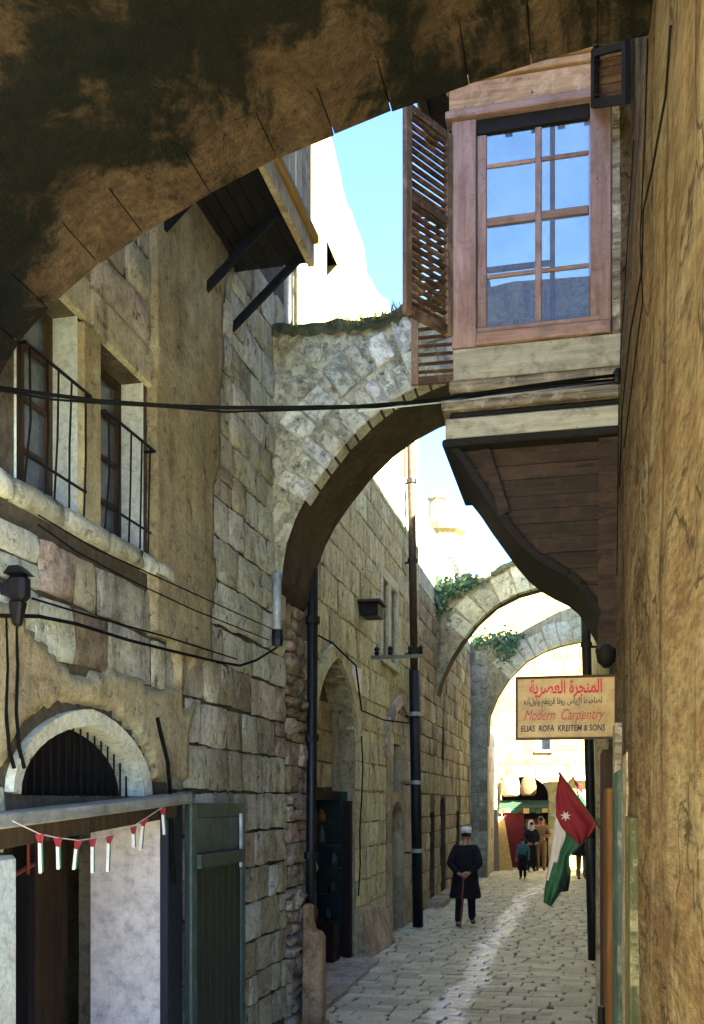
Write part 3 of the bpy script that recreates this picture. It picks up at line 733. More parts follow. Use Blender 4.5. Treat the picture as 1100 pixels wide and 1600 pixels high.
# ================================================================== ARCHES ACROSS THE LANE
def lane_arch(name, label, Y0, Y1, intr, topl, mat, smat, vw, vl, cut_from=0, vj=.03, ch=.26, ln=.34, group=None, nlim=90, cmat='mortarB', rings=1):
    """intr/topl: (X, z) polylines from left to right; masonry between them, Y0..Y1."""
    T = thing(name, (intr[0][0], Y0, 0), label, 'arch', group)
    xs = [p[0] for p in intr]
    def ip(pl, x):
        if x <= pl[0][0]: return pl[0][1]
        for (a, za), (c_, zc_) in zip(pl, pl[1:]):
            if a <= x <= c_ and c_ > a: return za + (zc_ - za) * (x - a) / (c_ - a)
        return pl[-1][1]
    pts = resample(intr, .15); b = MB()
    for a, c_ in zip(pts, pts[1:]):
        if c_.x - a.x < 1e-5: 
            b.quad((a.x, Y0, a.y), (a.x, Y1, a.y), (a.x, Y1, c_.y), (a.x, Y0, c_.y)); continue
        for yf in (Y0, Y1): b.quad((a.x, yf, a.y), (c_.x, yf, c_.y), (c_.x, yf, ip(topl, c_.x)), (a.x, yf, ip(topl, a.x)))
        b.quad((a.x, Y0, ip(topl, a.x)), (c_.x, Y0, ip(topl, c_.x)), (c_.x, Y1, ip(topl, c_.x)), (a.x, Y1, ip(topl, a.x)))
    core = b.build('masonry', M[cmat], T)
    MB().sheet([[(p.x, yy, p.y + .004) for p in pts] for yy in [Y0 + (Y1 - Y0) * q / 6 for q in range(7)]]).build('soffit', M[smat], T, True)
    P = resample(intr, .02); LL = [0]
    for a, c_ in zip(P, P[1:]): LL.append(LL[-1] + (c_ - a).length)
    def at(dd):
        for i in range(len(LL) - 1):
            if LL[i] <= dd <= LL[i+1]: return P[i].lerp(P[i+1], (dd - LL[i]) / max(1e-6, LL[i+1] - LL[i]))
        return P[-1]
    for rg in range(rings):
      d = 0
      while d < LL[-1] - vw * .4:
        wd = min(vw * U(.7, 1.35) * (1 + .5 * rg), LL[-1] - d); p, q = at(d + .003), at(d + wd - .003); a0, a1 = at(max(0, d - .12)), at(min(LL[-1], d + wd + .12))
        dr = (a1 - a0).normalized(); nr = Vector((-dr.y, dr.x)); l = vl * U(.8, 1.15); y0 = Y0 - U(.008, vj) * (.6 if rg == 0 else 1)
        p = p + nr * (vl * 1.08 * rg); q = q + nr * (vl * 1.08 * rg); a_ok = p.y < ip(topl, p.x) - .06 and q.y < ip(topl, q.x) - .06 and min(p.x, q.x) > intr[0][0] + .03 and (p + nr * l).x > intr[0][0] + .02
        p2 = p + nr * l + dr * U(-.02, .02); q2 = q + nr * l + dr * U(-.02, .02)
        p2.y = min(p2.y, ip(topl, p2.x) - .01); q2.y = min(q2.y, ip(topl, q2.x) - .01)
        if p2.y > p.y - .02 and a_ok:
            MB().hexa([(p.x, y0, p.y), (q.x, y0, q.y), (q.x, Y0 + .2, q.y), (p.x, Y0 + .2, p.y), (p2.x, y0, p2.y), (q2.x, y0, q2.y), (q2.x, Y0 + .2, q2.y), (p2.x, Y0 + .2, p2.y)]).build('voussoir', M[mat], core, bevel=.012)
        d += wd
    # squared stones of the spandrel
    def allow(za, zb):
        iv = []; x = intr[0][0]; run = None
        while x < xs[-1]:
            # distance above the ring
            zi = ip(intr, x); ok = za > zi + vl * 1.02 * rings * sqrt(1 + min(16, ((ip(intr, x + .05) - ip(intr, x - .05)) / .1) ** 2)) and zb < ip(topl, x) + .01
            if ok and run is None: run = x
            if not ok and run is not None: iv.append((run, x)); run = None
            x += .04
        if run is not None: iv.append((run, x))
        return [(a, c_) for a, c_ in iv if c_ - a > .12]
    lay_stones(core, front(Y0), ROTF, xs[0], xs[-1], min(p[1] for p in intr), max(p[1] for p in topl), ch, ln, [], mat, (.01, vj), .5, allow=allow, limit=nlim)
    return T, core, ip
XZ = lambda Y, pts: [(lambda p: (p.x, p.z))(ony(u, v, Y)) for u, v in pts]
i1 = XZ(8.6, [(440, 905), (443, 880), (448, 850), (462, 810), (480, 775), (505, 738), (540, 693), (580, 652), (620, 622), (660, 600), (720, 577), (800, 560), (880, 553)])
i1 = [(-2.72, i1[0][1] - .12)] + i1 + [(.27, i1[-1][1] + .01)]
t1 = XZ(8.6, [(424, 518), (470, 516), (520, 513), (570, 511), (600, 503), (640, 486), (700, 465), (800, 440), (940, 430)])
t1 = [(-2.73, t1[0][1])] + t1
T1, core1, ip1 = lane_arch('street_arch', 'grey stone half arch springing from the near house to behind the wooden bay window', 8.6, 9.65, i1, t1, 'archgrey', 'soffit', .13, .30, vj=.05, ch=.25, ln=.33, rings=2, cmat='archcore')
# crust of moss and weeds on its top
mb = MB(); rows = []
for i in range(40):
    x = -2.7 + i * (1.95 / 39); zt = ip1(t1, x)
    rows.append([(x, yy + U(-.02, .02), zt + (.0 if j in (0,) else .05 + .05 * noise.noise(Vector((x * 5, yy * 5, 0)))) - (.09 * U(.5, 1) if j == 0 else 0)) for j, yy in enumerate((8.55, 8.56, 8.8, 9.1, 9.4, 9.66))])
mb.sheet(rows).build('weathered_crust', M['moss'], T1, True)
wd_ = MB()
for k in range(260):
    x = R.gauss(-1.72, .16) if k < 190 else U(-2.6, -1.0); yy = U(8.5, 8.8); zt = ip1(t1, max(-2.7, min(-.8, x))); h = U(.03, .11) * (1.2 if k < 190 else .5)
    dx, dy = U(-.07, .07), U(-.07, .03); wdt = .008
    wd_.quad((x - wdt, yy, zt), (x + wdt, yy, zt), (x + dx, yy + dy, zt + h))
o = props(wd_.build('weeds', M['drygrass']), 'dry weeds growing along the crest of the half arch', 'weeds', kind='stuff')
# pier under the arch
PR = thing('stone_pier', (-2.72, 9.5, 0), 'rough rubble pier carrying the half arch beside the black drainpipe', 'pier')
pw = MB().box((-4.2, 9.005, -.05), (-2.735, 9.98, 4.62)).build('core', M['mortarA'], PR)
MB().box((-4.2, 9.66, 4.63), (-2.76, 9.98, 4.75)).build('cap', M['stoneC'], PR)
lay_stones(pw, left(-2.735), ROTL, 9.01, 9.98, .0, 4.6, .24, .27, [], 'rubble', (.03, .10), .8, limit=90, seed=4, split=.3)
# rest of the upper corner between arch and next house
MB().box((-4.2, 9.02, 4.64), (-2.78, 9.64, 6.45)).build('upper_core', M['stoneC'], PR)

i2 = XZ(22.0, [(683, 1085), (690, 1060), (705, 1028), (722, 1002), (745, 972), (775, 945), (810, 927), (850, 916), (905, 910)]); i2 = [(-3.14, i2[0][1] - .1)] + i2 + [(.27, i2[-1][1] - .02)]
t2 = XZ(22.0, [(655, 912), (700, 912), (735, 912), (760, 902), (800, 882), (840, 864), (880, 853), (922, 848)]); t2 = [(-3.16, t2[0][1])] + t2
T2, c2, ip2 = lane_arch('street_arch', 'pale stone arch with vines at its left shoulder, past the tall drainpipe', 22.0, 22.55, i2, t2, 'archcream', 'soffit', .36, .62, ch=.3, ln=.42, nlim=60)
i3 = XZ(29.3, [(763, 1150), (765, 1118), (777, 1088), (796, 1058), (822, 1032), (850, 1016), (880, 1006), (905, 1001)]); i3 = [(i3[0][0] - .02, i3[0][1] - .3)] + i3 + [(.28, i3[-1][1] + .02)]
t3 = XZ(29.3, [(718, 1003), (795, 999), (825, 981), (870, 957), (915, 941)])
xl3 = XZ(29.3, [(716, 1003)])[0][0]
T3, c3, ip3 = lane_arch('street_arch', 'farthest pale stone arch in front of the sunlit cream house', 29.3, 29.85, i3, [(i3[0][0] - .01, t3[0][1])] + t3[1:] + [(.28, t3[-1][1] + .05)], 'archcream', 'soffit', .42, .62, ch=.36, ln=.5, nlim=60)
M['piergrey'] = stone_mat('plain grey pier stone', (.34, .34, .27), (.40, .40, .32), (.24, .22, .16), patch=2)  # plain grey stone for the pier of the last arch
p3 = MB().box((-4.2, 29.33, -.05), (i3[0][0] - .002, 29.9, t3[0][1])).build('pier', M['stoneC'], T3)
lay_stones(p3, front(29.33), ROTF, -4.0, i3[0][0], 0, t3[0][1] - .02, .42, .55, [], 'piergrey', (.01, .035), .4, limit=80)

# ================================================================== LEFT: MIDDLE HOUSE
XB = -3.02
B = thing('stone_house', (XB, 14, 0), 'tall ashlar house with pointed arch shop door, its sunlit top plastered cream', 'house')
Bd = Op(11.15, 13.35, 0, 3.05, rise=1.0, k=.7, depth=.34)
Bw = [Op(15.18, 15.62, 4.50, 5.72, depth=.3), Op(15.85, 16.35, 4.50, 5.72, depth=.3)]
Bs = Op(16.25, 17.0, 2.38, 3.2, depth=.35); Bn = Op(16.15, 17.15, .0, 1.95, rise=.28, depth=.4)
Bt = Op(11.75, 12.35, 8.0, 9.1, depth=.3)
opsB = [Bd, *Bw, Bs, Bn, Bt]
wb = wall_sheet(left(XB), 9.98, 18.95, -.05, 8.05, opsB[:-1]).build('wall', M['mortarB'], B)
lay_stones(wb, left(XB), ROTL, 9.99, 18.9, 0, 7.95, .40, .60, opsB[:-1] + [Op(15.6, 18.4, 0, 3.4, rise=.5)], 'stoneB', (.008, .022), .3, gap=.008, limit=300, seed=2)
# ragged sunlit upper storey
ub = MB(); prof = [(9.98, 10.6), (11.6, 10.55), (12.2, 10.5), (12.6, 10.25), (13.3, 10.2), (13.9, 10.25), (14.2, 9.95), (15.2, 10.1), (15.8, 10.35), (16.3, 10.2), (17.0, 10.55), (17.5, 10.8), (18.0, 10.6), (18.95, 10.75)]
def bz(y_):
    for (a, za), (c_, zc_) in zip(prof, prof[1:]):
        if a <= y_ <= c_: return za + (zc_ - za) * (y_ - a) / (c_ - a)
    return prof[-1][1]
ny = 90; rows = []
ys_ = [9.98 + (18.95 - 9.98) * i / ny for i in range(ny + 1)]
def inB(s, z): return not (Bt.s0 < s < Bt.s1 and Bt.z0 < z < Bt.z1) and z < bz(s) + .06 * noise.noise(Vector((s * 3, 0, 1)))
for i in range(ny):
    y0, y1 = ys_[i], ys_[i+1]; zt0 = bz(y0) + .07 * noise.noise(Vector((y0 * 3, 0, 1))); zt1 = bz(y1) + .07 * noise.noise(Vector((y1 * 3, 0, 1)))
    q0, q1 = .02 * noise.noise(Vector((y0 * 2, 4, 1))), .02 * noise.noise(Vector((y1 * 2, 4, 1)))
    if Bt.s0 < (y0 + y1) / 2 < Bt.s1:
        ub.quad((XB + q0, y0, Bt.z1), (XB + q1, y1, Bt.z1), (XB + q1, y1, zt1), (XB + q0, y0, zt0))
    else: ub.quad((XB + q0, y0, 8.0), (XB + q1, y1, 8.0), (XB + q1, y1, zt1), (XB + q0, y0, zt0))
    ub.quad((XB + q0, y0, zt0), (XB + q1, y1, zt1), (XB - .5, y1, zt1 - .02), (XB - .5, y0, zt0 - .02))
    ub.quad((XB - .5, y0, 8.0), (XB - .5, y1, 8.0), (XB - .5, y1, zt1 - .02), (XB - .5, y0, zt0 - .02))
for ye in (9.98, 18.95): ub.quad((XB, ye, 8.0), (XB - .5, ye, 8.0), (XB - .5, ye, bz(ye)), (XB, ye, bz(ye)))
for yr in (Bt.s0, Bt.s1): ub.quad((XB, yr, 8.0), (XB - .3, yr, 8.0), (XB - .3, yr, 9.1), (XB, yr, 9.1))
up = ub.build('upper_wall', M['sunplaster'], B)
MB().box((XB - .3, Bt.s0, 8.0), (XB - .26, Bt.s1, 9.1)).build('window', M['dark'], B)
house_shell(B, -9, XB, 9.98, 18.95, 7.99, 'x1', M['sunplaster'])
# shop door under the pointed arch
mB = left(XB)
cv = Bd.curve(20); csB = 12.25
for i in range(0, 20):
    p, q = cv[i], cv[i+1]
    def offp(p, r):
        dd = Vector((p[0] - csB, (p[1] - 2.7) * .9)).normalized(); return (p[0] + dd.x * r, p[1] + dd.y * r)
    p2, q2 = offp(p, .2), offp(q, .2)
    MB().hexa([mB(*p, -.10), mB(*q, -.10), mB(*q2, -.02), mB(*p2, -.02), mB(*p, .05), mB(*q, .05), mB(*q2, .055), mB(*p2, .055)]).build('voussoir', M['stoneB'], wb)
cv = Bd.curve(16)
ifl = MB().prism([(XB - .32, p[0], p[1]) for p in [(Bd.s1, 2.35)] + cv[::-1][:12] + [(cv[4][0], 2.35)]], (-.05, 0, 0)).build('infill_wall', M['mortarA'], B)
lay_stones(ifl, left(XB - .32), ROTL, 11.2, 13.3, 2.4, 3.85, .36, .5, [], 'stoneC', (.02, .05), .4, allow=lambda a, c_: [Bd.span(a + .25, c_ + .25)] if a < 3.5 else [], limit=40, seed=4)
sh = thing('shop_stall', (XB - .2, 12.2, 0), 'dark little shop inside the pointed arch, shelves of goods framed in red brown wood', 'shop')
MB().box((XB - 1.6, 11.2, 0), (XB - 1.55, 13.4, 2.36)).build('back_panel', M['dark'], sh)
MB().box((XB - 1.55, 13.33, 0), (XB - .1, 13.37, 2.36)).build('side_panel', M['tealglass'], sh)
MB().box((XB - .34, 11.2, 2.24), (XB - .2, 13.3, 2.36)).build('transom', M['redwood'], sh)
MB().box((XB - .13, 13.20, 0), (XB - .03, 13.34, 2.23)).build('jamb', M['redwood'], sh)
MB().box((XB - .13, 11.2, 0), (XB - .03, 11.32, 2.23)).build('jamb', M['redwood'], sh)
MB().box((XB - 1.5, 12.75, 0), (XB - .15, 13.1, .62)).build('counter', M['redwood'], sh)
for z in (.95, 1.3, 1.62, 1.92): MB().box((XB - 1.5, 13.08, z), (XB - .14, 13.32, z + .025)).build('shelf', M['brownint'], sh)
for k in range(18):
    z = (.625, .98, 1.33, 1.65, 1.95)[k % 5]; h = U(.14, .25); r = U(.04, .075); mt = ('tealglass', 'tealglass', 'orangeboard', 'greyiron', 'tealglass', 'brownpipe')[(k * 5 + k // 5) % 6]
    props(MB().lathe((XB - .26 - .17 * (k // 3) + U(-.03, .03), 13.16 if z > .7 else 12.9, z + .002), [(r, 0), (r, h * .6), (r * .5, h * .8), (r * .45, h)], 8).build('jar', M[mt], None, True), 'small jar on the shelves of the dark shop inside the pointed arch', 'jar', 'jars on the shop shelves')
# twin window
for W in Bw:
    MB().box((XB - .3, W.s0, W.z0), (XB - .26, W.s1, W.z1)).build('window', M['darkpane'], B)
MB().box((XB - .02, 15.0, 4.40), (XB + .06, 16.55, 4.495)).build('window_sill', M['paleplaster'], B, bevel=.01)
MB().box((XB - .02, 15.0, 5.725), (XB + .045, 16.55, 5.9)).build('window_head', M['paleplaster'], B, bevel=.01)
for a, e in ((15.0, 15.175), (15.625, 15.845), (16.355, 16.55)): MB().box((XB - .05, a, 4.5), (XB + .05, e, 5.72)).build('window_jamb', M['paleplaster'], B, bevel=.01)
# blind arch round the slit window and narrow doorway
SA = Op(15.6, 18.4, 0, 2.9, rise=1.0, k=.7)
cv = SA.curve(18)
for i in range(18):
    p, q = cv[i], cv[i+1]; cc = Vector((17.0, 2.4))
    def o2(p, r): dd = (Vector(p) - cc).normalized(); return (p[0] + dd.x * r, p[1] + dd.y * r)
    p2, q2 = o2(p, .2), o2(q, .2)
    MB().hexa([mB(*p, -.02), mB(*q, -.02), mB(*q2, -.02), mB(*p2, -.02), mB(*p, .05), mB(*q, .05), mB(*q2, .05), mB(*p2, .05)]).build('voussoir', M['pinkstone'], wb)
lay_stones(wb, left(XB), ROTL, 15.62, 18.38, 0, 3.85, .45, .55, [Bs, Bn], 'pinkstone', (.01, .03), .3, limit=60, seed=3, allow=lambda a, c_: [SA.span(a, c_)] if SA.span(a, c_) else [])
MB().box((XB - .36, Bs.s0, Bs.z0), (XB - .32, Bs.s1, Bs.z1)).build('slit_window', M['dark'], B)
nb = MB().box((XB - .40, Bn.s0, 0), (XB - .36, Bn.s1, 2.2)).build('blocked_doorway', M['stoneC'], B)
lay_stones(nb, left(XB - .36), ROTL, Bn.s0, Bn.s1, 0, 2.1, .36, .5, [], 'stoneB', (.01, .03), .3, limit=20, seed=2)
# doorstep slab
for (y0, y1) in ((10.05, 11.25), (11.26, 12.5), (12.51, 13.35)):
    MB().box((XB - .3, y0, -.01), (XB + .42 - (y0 - 10) * .03, y1, .085)).build('doorstep', M['pinkstone'], B, bevel=.015)
# plinth ramp of dark stone beyond the shop
MB().hexa([(XB, 13.5, -.01), (XB + .16, 13.5, -.01), (XB + .22, 15.4, -.01), (XB, 15.4, -.01), (XB, 13.5, .75), (XB + .04, 13.5, .72), (XB + .05, 15.4, .6), (XB, 15.4, .62)]).build('plinth', M['stoneC'], B, bevel=.02)
# small fittings
pq = onx(561, 1062, XB + .06)
props(MB().box((XB, pq.y - .22, pq.z - .17), (XB + .05, pq.y + .22, pq.z + .17)).build('plaque', M['white'], None, bevel=.006), 'small blank white plaque on the ashlar wall beside the pointed arch', 'plaque')
pq = onx(584, 952, XB + .2)
lt_ = thing('wall_lantern', (XB, pq.y, pq.z), 'dark box lantern on the ashlar wall near the twin window', 'lantern')
MB().box((XB + .05, pq.y - .2, pq.z - .12), (XB + .3, pq.y + .2, pq.z + .06)).build('body', M['iron'], lt_, bevel=.01)
MB().box((XB + .01, pq.y - .24, pq.z + .065), (XB + .34, pq.y + .24, pq.z + .10)).build('cover', M['brownpipe'], lt_)
MB().box((XB - .02, pq.y - .05, pq.z - .06), (XB + .045, pq.y + .05, pq.z)).build('bracket', M['iron'], lt_)
ib = thing('insulator_bracket', (XB, 14.4, 4.36), 'iron bracket with dark insulators standing out from the ashlar wall', 'bracket')
MB().bar((XB - .02, 14.4, 4.36), (-2.23, 14.4, 4.36), .05, .05).build('arm', M['greyiron'], ib)
for x in (-2.92, -2.72, -2.42, -2.27):
    MB().lathe((x, 14.4, 4.385), [(.03, 0), (.04, .04), (.025, .06), (.045, .09), (.02, .13)], 10).build('insulator', M['iron'], ib, True)

# ================================================================== LEFT: FAR HOUSE with sloping top
XC = -3.12
Cc_ = thing('stone_house', (XC, 22, 0), 'low brown rubble house with sloping wall top, behind the walking man', 'house')
Co = [Op(21.0, 21.75, 0, 2.0, depth=.35), Op(22.6, 23.6, 0, 1.95, rise=.4, depth=.4, k=.4), Op(22.9, 23.3, 3.2, 4.0, depth=.3), Op(25.6, 26.4, 0, 2.0, depth=.35)]
wc = wall_sheet(left(XC), 18.97, 29.3, -.05, 6.6, Co).build('wall', M['mortarA'], Cc_)
lay_stones(wc, left(XC), ROTL, 18.98, 29.2, 0, 6.55, .40, .62, Co, 'stoneC', (.015, .05), .6, limit=300, seed=5)
b = MB()
zt = [(18.97, 8.35), (20.5, 8.2), (22.5, 7.9), (25, 7.7), (29.3, 7.5)]
for (a, za), (e, ze) in zip(zt, zt[1:]):
    b.quad((XC, a, 6.6), (XC, e, 6.6), (XC, e, ze), (XC, a, za)); b.quad((XC, a, za), (XC, e, ze), (-9, e, ze + .2), (-9, a, za + .2))
b.quad((XC, 18.97, 0), (-9, 18.97, 0), (-9, 18.97, 8.5), (XC, 18.97, 8.35)); b.quad((XC, 29.3, 0), (-9, 29.3, 0), (-9, 29.3, 7.7), (XC, 29.3, 7.5)); b.quad((-9, 18.97, 0), (-9, 29.3, 0), (-9, 29.3, 7.7), (-9, 18.97, 8.55))
b.build('upper_wall', M['archcream'], Cc_)
for o_ in Co: MB().box((XC - .4, o_.s0, o_.z0), (XC - .34, o_.s1, o_.top)).build('door' if o_.z0 == 0 else 'window', M['dark'] if o_.s0 > 22 else M['brownint'], Cc_)
for (a, e) in ((20.6, 21.9), (22.4, 23.8)): MB().box((XC, a, -.01), (XC + .35, e, .16)).build('doorstep', M['stoneC'], Cc_, bevel=.02)
# pinkish gable further back above it
pg = thing('stone_house', (-3.6, 32, 0), 'pinkish plastered gable rising behind the low rubble house', 'house')
g0, g1, g2 = ony(655, 858, 31), ony(705, 868, 31), ony(728, 905, 31)
MB().prism([(-9, 31, 0), (g2.x, 31, 0), (g2.x, 31, g2.z), (g1.x, 31, g1.z), (g1.x - .6, 31, g1.z + .9), (-9, 31, g1.z + 1.0)], (0, 4, 0)).build('gable_wall', M['pinkstone'], pg)
MB().bar((g2.x + .05, 30.95, g2.z + .02), (g1.x + .02, 30.95, g1.z + .04), .2, .12).build('coping', M['stoneC'], pg)

# ================================================================== END OF THE LANE
E = thing('stone_house', (-1, 34, 0), 'sunlit cream house closing the lane, with a small shop at its foot', 'house')
Es = Op(-2.62, -1.02, 0, 2.45, rise=.65, depth=1.3); Ew = [Op(-1.35, -.95, 4.0, 4.9, depth=.25), Op(-.45, .0, 3.2, 3.9, depth=.25)]
we = wall_sheet(front(34.0), -5, 7, -.05, 10.0, [Es, Ew[0]]).build('wall', M['mortarB'], E)
lay_stones(we, front(34.0), ROTF, -3.4, 2.2, 0, 9.95, .42, .62, [Es, Ew[0]], 'endwall', (.012, .03), .3, limit=260, seed=6)
house_shell(E, -5, 7, 34.0, 42, 10.0, 'y0', M['sunplaster'])
MB().box((Ew[0].s0, 34.22, 4.0), (Ew[0].s1, 34.25, 4.9)).build('window', M['darkpane'], E)
MB().box((Ew[0].s0 - .1, 33.9, 3.9), (Ew[0].s1 + .1, 34.1, 3.99)).build('window_sill', M['archcream'], E)
MB().box((-2.7, 35.28, -.05), (-.95, 35.32, 3.2)).build('shop_back_wall', M['dark'], E)
MB().box((-.15, 33.75, 2.95), (1.3, 34.02, 3.12)).build('string_course', M['archcream'], E)
# left return wall between last arch and end house
D_ = thing('stone_house', (-2.75, 31, 0), 'pale corner house left of the sunlit shop, boards leaning on it', 'house')
wdh = MB().box((-8, 29.95, -.05), (-2.72, 33.95, 4.4)).build('wall', M['pinkstone'], D_)
lay_stones(wdh, left(-2.72), ROTL, 29.96, 33.9, 0, 4.35, .42, .7, [], 'pinkstone', (.012, .03), .3, limit=70, seed=3)
# shop goods
aw = thing('awning', (-1.8, 33.8, 2.3), 'dark green fringed awning over the little shop at the end', 'awning')
M['awn'] = plain('dark green awning cloth', (.010, .035, .015), .9)
MB().hexa([(-2.62, 33.45, 2.02), (-1.0, 33.45, 2.02), (-1.0, 33.98, 2.26), (-2.62, 33.98, 2.26), (-2.62, 33.45, 2.05), (-1.0, 33.45, 2.05), (-1.0, 33.98, 2.30), (-2.62, 33.98, 2.30)]).build('cover', M['awn'], aw)
for k in range(8): MB().box((-2.62 + k * .2025, 33.43, 1.86 + .03 * (k % 2)), (-2.62 + k * .2025 + .19, 33.45, 2.03)).build('fringe', M[('olive', 'goldcloth', 'greencloth')[k % 3]], aw)
def sack(x, y, z, w_, h, mat, label):
    t = thing('hanging_bag', (x, y, z), label, 'bag', 'bags hanging above the end shop')
    rs = []
    for (f, zz) in ((.7, 0), (1.0, .12), (1.02, .5), (.85, .85), (.55, 1.0)):
        rs.append([Vector((x + w_ / 2 * f * cos(2*pi*k/12), y + w_ * .28 * f * sin(2*pi*k/12), z + zz * h)) for k in range(12)])
    MB().rings(rs).build('body', M[mat], t, True)
    MB().tube([(x - w_ * .25, y, z + h * .95), (x - w_ * .2, y, z + h * 1.2), (x, y, z + h * 1.3), (x + w_ * .2, y, z + h * 1.2), (x + w_ * .25, y, z + h * .95)], .02, 6).build('handle', M['basket'], t, True)
sack(-2.25, 33.72, 2.42, .62, .72, 'palesack', 'pale canvas bag hanging above the green awning')
sack(-1.66, 33.74, 2.45, .52, .62, 'basket', 'brown straw bag hanging beside the pale canvas bag')
props(MB().box((-2.45, 33.5, .05), (-1.80, 33.56, 1.9)).build('hanging_rug', M['carpet']), 'dark red rug hanging in the end shop doorway', 'rug')
props(MB().hexa([(-2.60, 32.6, .0), (-2.10, 32.6, 0), (-2.10, 32.64, 0), (-2.60, 32.64, 0), (-2.66, 33.0, 1.75), (-2.42, 33.0, 1.75), (-2.42, 33.04, 1.75), (-2.66, 33.04, 1.75)]).build('leaning_board', M['goldcloth']), 'straw yellow board leaning against the pale corner house', 'board')
props(MB().hexa([(-2.68, 32.2, .0), (-2.50, 32.2, 0), (-2.50, 32.24, 0), (-2.68, 32.24, 0), (-2.70, 32.5, 2.0), (-2.58, 32.5, 2.0), (-2.58, 32.54, 2.0), (-2.70, 32.54, 2.0)]).build('leaning_board', M['palesack']), 'narrow pale board leaning beside the straw yellow one', 'board')
for k in range(10):
    x = -1.75 + .08 * (k % 5) * 1.8; z = 1.0 + .38 * (k // 5)
    props(MB().lathe((x, 34.2, z), [(.09, 0), (.12, .08), (.06, .22), (.08, .28)], 8).build('brass_pot', M[('goldcloth', 'redcloth', 'basket')[k % 3]], None, True), 'small pot displayed inside the shop at the end of the lane', 'pot', 'pots in the end shop')
dsp = thing('display_rack', (-1.4, 34.3, 0), 'dark rack of small wares inside the end shop', 'rack')
for z in (.98, 1.36): MB().box((-1.85, 34.1, z - .03), (-.98, 34.35, z - .004)).build('shelf', M['brownint'], dsp)
for x in (-1.87, -1.0): MB().box((x, 34.12, 0), (x + .03, 34.33, 1.9)).build('upright', M['brownint'], dsp)

# tower far beyond
tp = ony(690, 900, 80); s_ = 80 / F / cos(TH) * 1.0
tw = thing('stone_tower', (tp.x, 80, 0), 'distant sunlit stone minaret with balcony and slim lantern', 'tower')
zt_ = lambda v: ony(690, v, 80).z
MB().lathe((tp.x, 80, 0), [(1.75, 0), (1.6, zt_(838)), ], 8).build('shaft', M['towerstone'], tw)
MB().lathe((tp.x, 80, 0), [(1.6, zt_(840)), (2.0, zt_(834)), (2.05, zt_(824)), (1.9, zt_(822))], 8).build('gallery', M['towerstone'], tw)
MB().lathe((tp.x - .4, 80, 0), [(1.2, zt_(822)), (.95, zt_(812)), (.62, zt_(810)), (.6, zt_(782)), (.75, zt_(780)), (.72, zt_(776)), (.42, zt_(774)), (.38, zt_(764)), (.06, zt_(755))], 8).build('lantern', M['towerstone'], tw)
bk = ony(705, 868, 70); b2 = ony(740, 905, 70)
ff = thing('stone_house', (bk.x, 70, 0), 'sunlit cream house below the distant minaret', 'house')
MB().prism([(bk.x - 9, 70, 0), (b2.x, 70, 0), (b2.x, 70, b2.z), (bk.x, 70, bk.z), (bk.x - 3, 70, bk.z + .6), (bk.x - 9, 70, bk.z + .6)], (0, 5, 0)).build('wall', M['endwall'], ff)

# ================================================================== RIGHT SIDE
XR = .25
H = thing('plastered_house', (XR, 6, 0), 'tall house with streaked old plaster carrying the wooden bay window', 'house')
def rx(s, z):
    t = max(0, min(1, (z - 4.6) / 1.6)); t = t * t * (3 - 2 * t)
    f = noise.fractal(Vector((s * 1.1, z * .55, 2)), 1, 2, 6) * .022 + .010 * noise.noise(Vector((s * 3, z * 1.1, 8))) + .006 * noise.noise(Vector((s * 9, z * 6, 1)))
    return XR + .075 * t * (1 if s < 6.78 else 0) + f * (1 if s < 9 else .4)
b = MB(); ss = [1.6 + .06 * i for i in range(int((9 - 1.6) / .06) + 1)]
b.sheet([[(rx(s, z), s, z) for s in ss] for z in [-.05 + .08 * i for i in range(101)]])
nw = b.build('near_wall', M['wallR'], H, True)
Ro = [Op(9.9, 10.9, 0, 2.2, depth=.3), Op(16, 17, 0, 2.2, rise=.4, depth=.3), Op(20, 21, 0, 2.2, depth=.3), Op(12, 12.6, 3.4, 4.5, depth=.3)]
wr = wall_sheet(right(XR), ss[-1], 26, -.05, 8, Ro).build('wall', M['mortarB'], H)
lay_stones(wr, right(XR), ROTR, ss[-1], 20, 0, 5.6, .40, .62, Ro, 'stoneB', (.012, .04), .4, limit=260, seed=2)
b = MB()
for (ya, yb, zt_r) in ((1.6, 17.0, 10.1), (17.0, 26.0, 10.1)):
    b.quad((XR, ya, 7.9), (XR, yb, 7.9), (XR, yb, zt_r), (XR, ya, zt_r)); b.quad((XR, ya, zt_r), (XR, yb, zt_r), (5, yb, zt_r), (5, ya, zt_r))
    for ye in (ya, yb): b.quad((XR, ye, 0), (5, ye, 0), (5, ye, zt_r), (XR, ye, zt_r))
    b.quad((5, ya, 0), (5, yb, 0), (5, yb, zt_r), (5, ya, zt_r))
b.build('upper_walls', M['plasterA'], H)
for o_ in Ro: MB().box((XR + .28, o_.s0, o_.z0), (XR + .32, o_.s1, o_.top)).build('door' if o_.z0 == 0 else 'window', M['brownint'], H)
lw = thing('garden_wall', (XR, 28, 0), 'stone boundary wall past the tall plastered house, right of the last arch, its low end added to shade the shop', 'wall')
lwm = MB().box((XR, 26.01, -.05), (XR + .5, 29.9, 10.0)).build('core', M['mortarB'], lw)
MB().box((XR, 29.91, -.05), (XR + .5, 32.9, 4.2)).build('added_sun_block', M['stoneB'], lw)  # unseen low wall added to keep sun off the end shop and people
lay_stones(lwm, right(XR), ROTR, 26.02, 29.9, 0, 8, .42, .7, [], 'archcream', (.01, .03), .3, limit=90, seed=6)
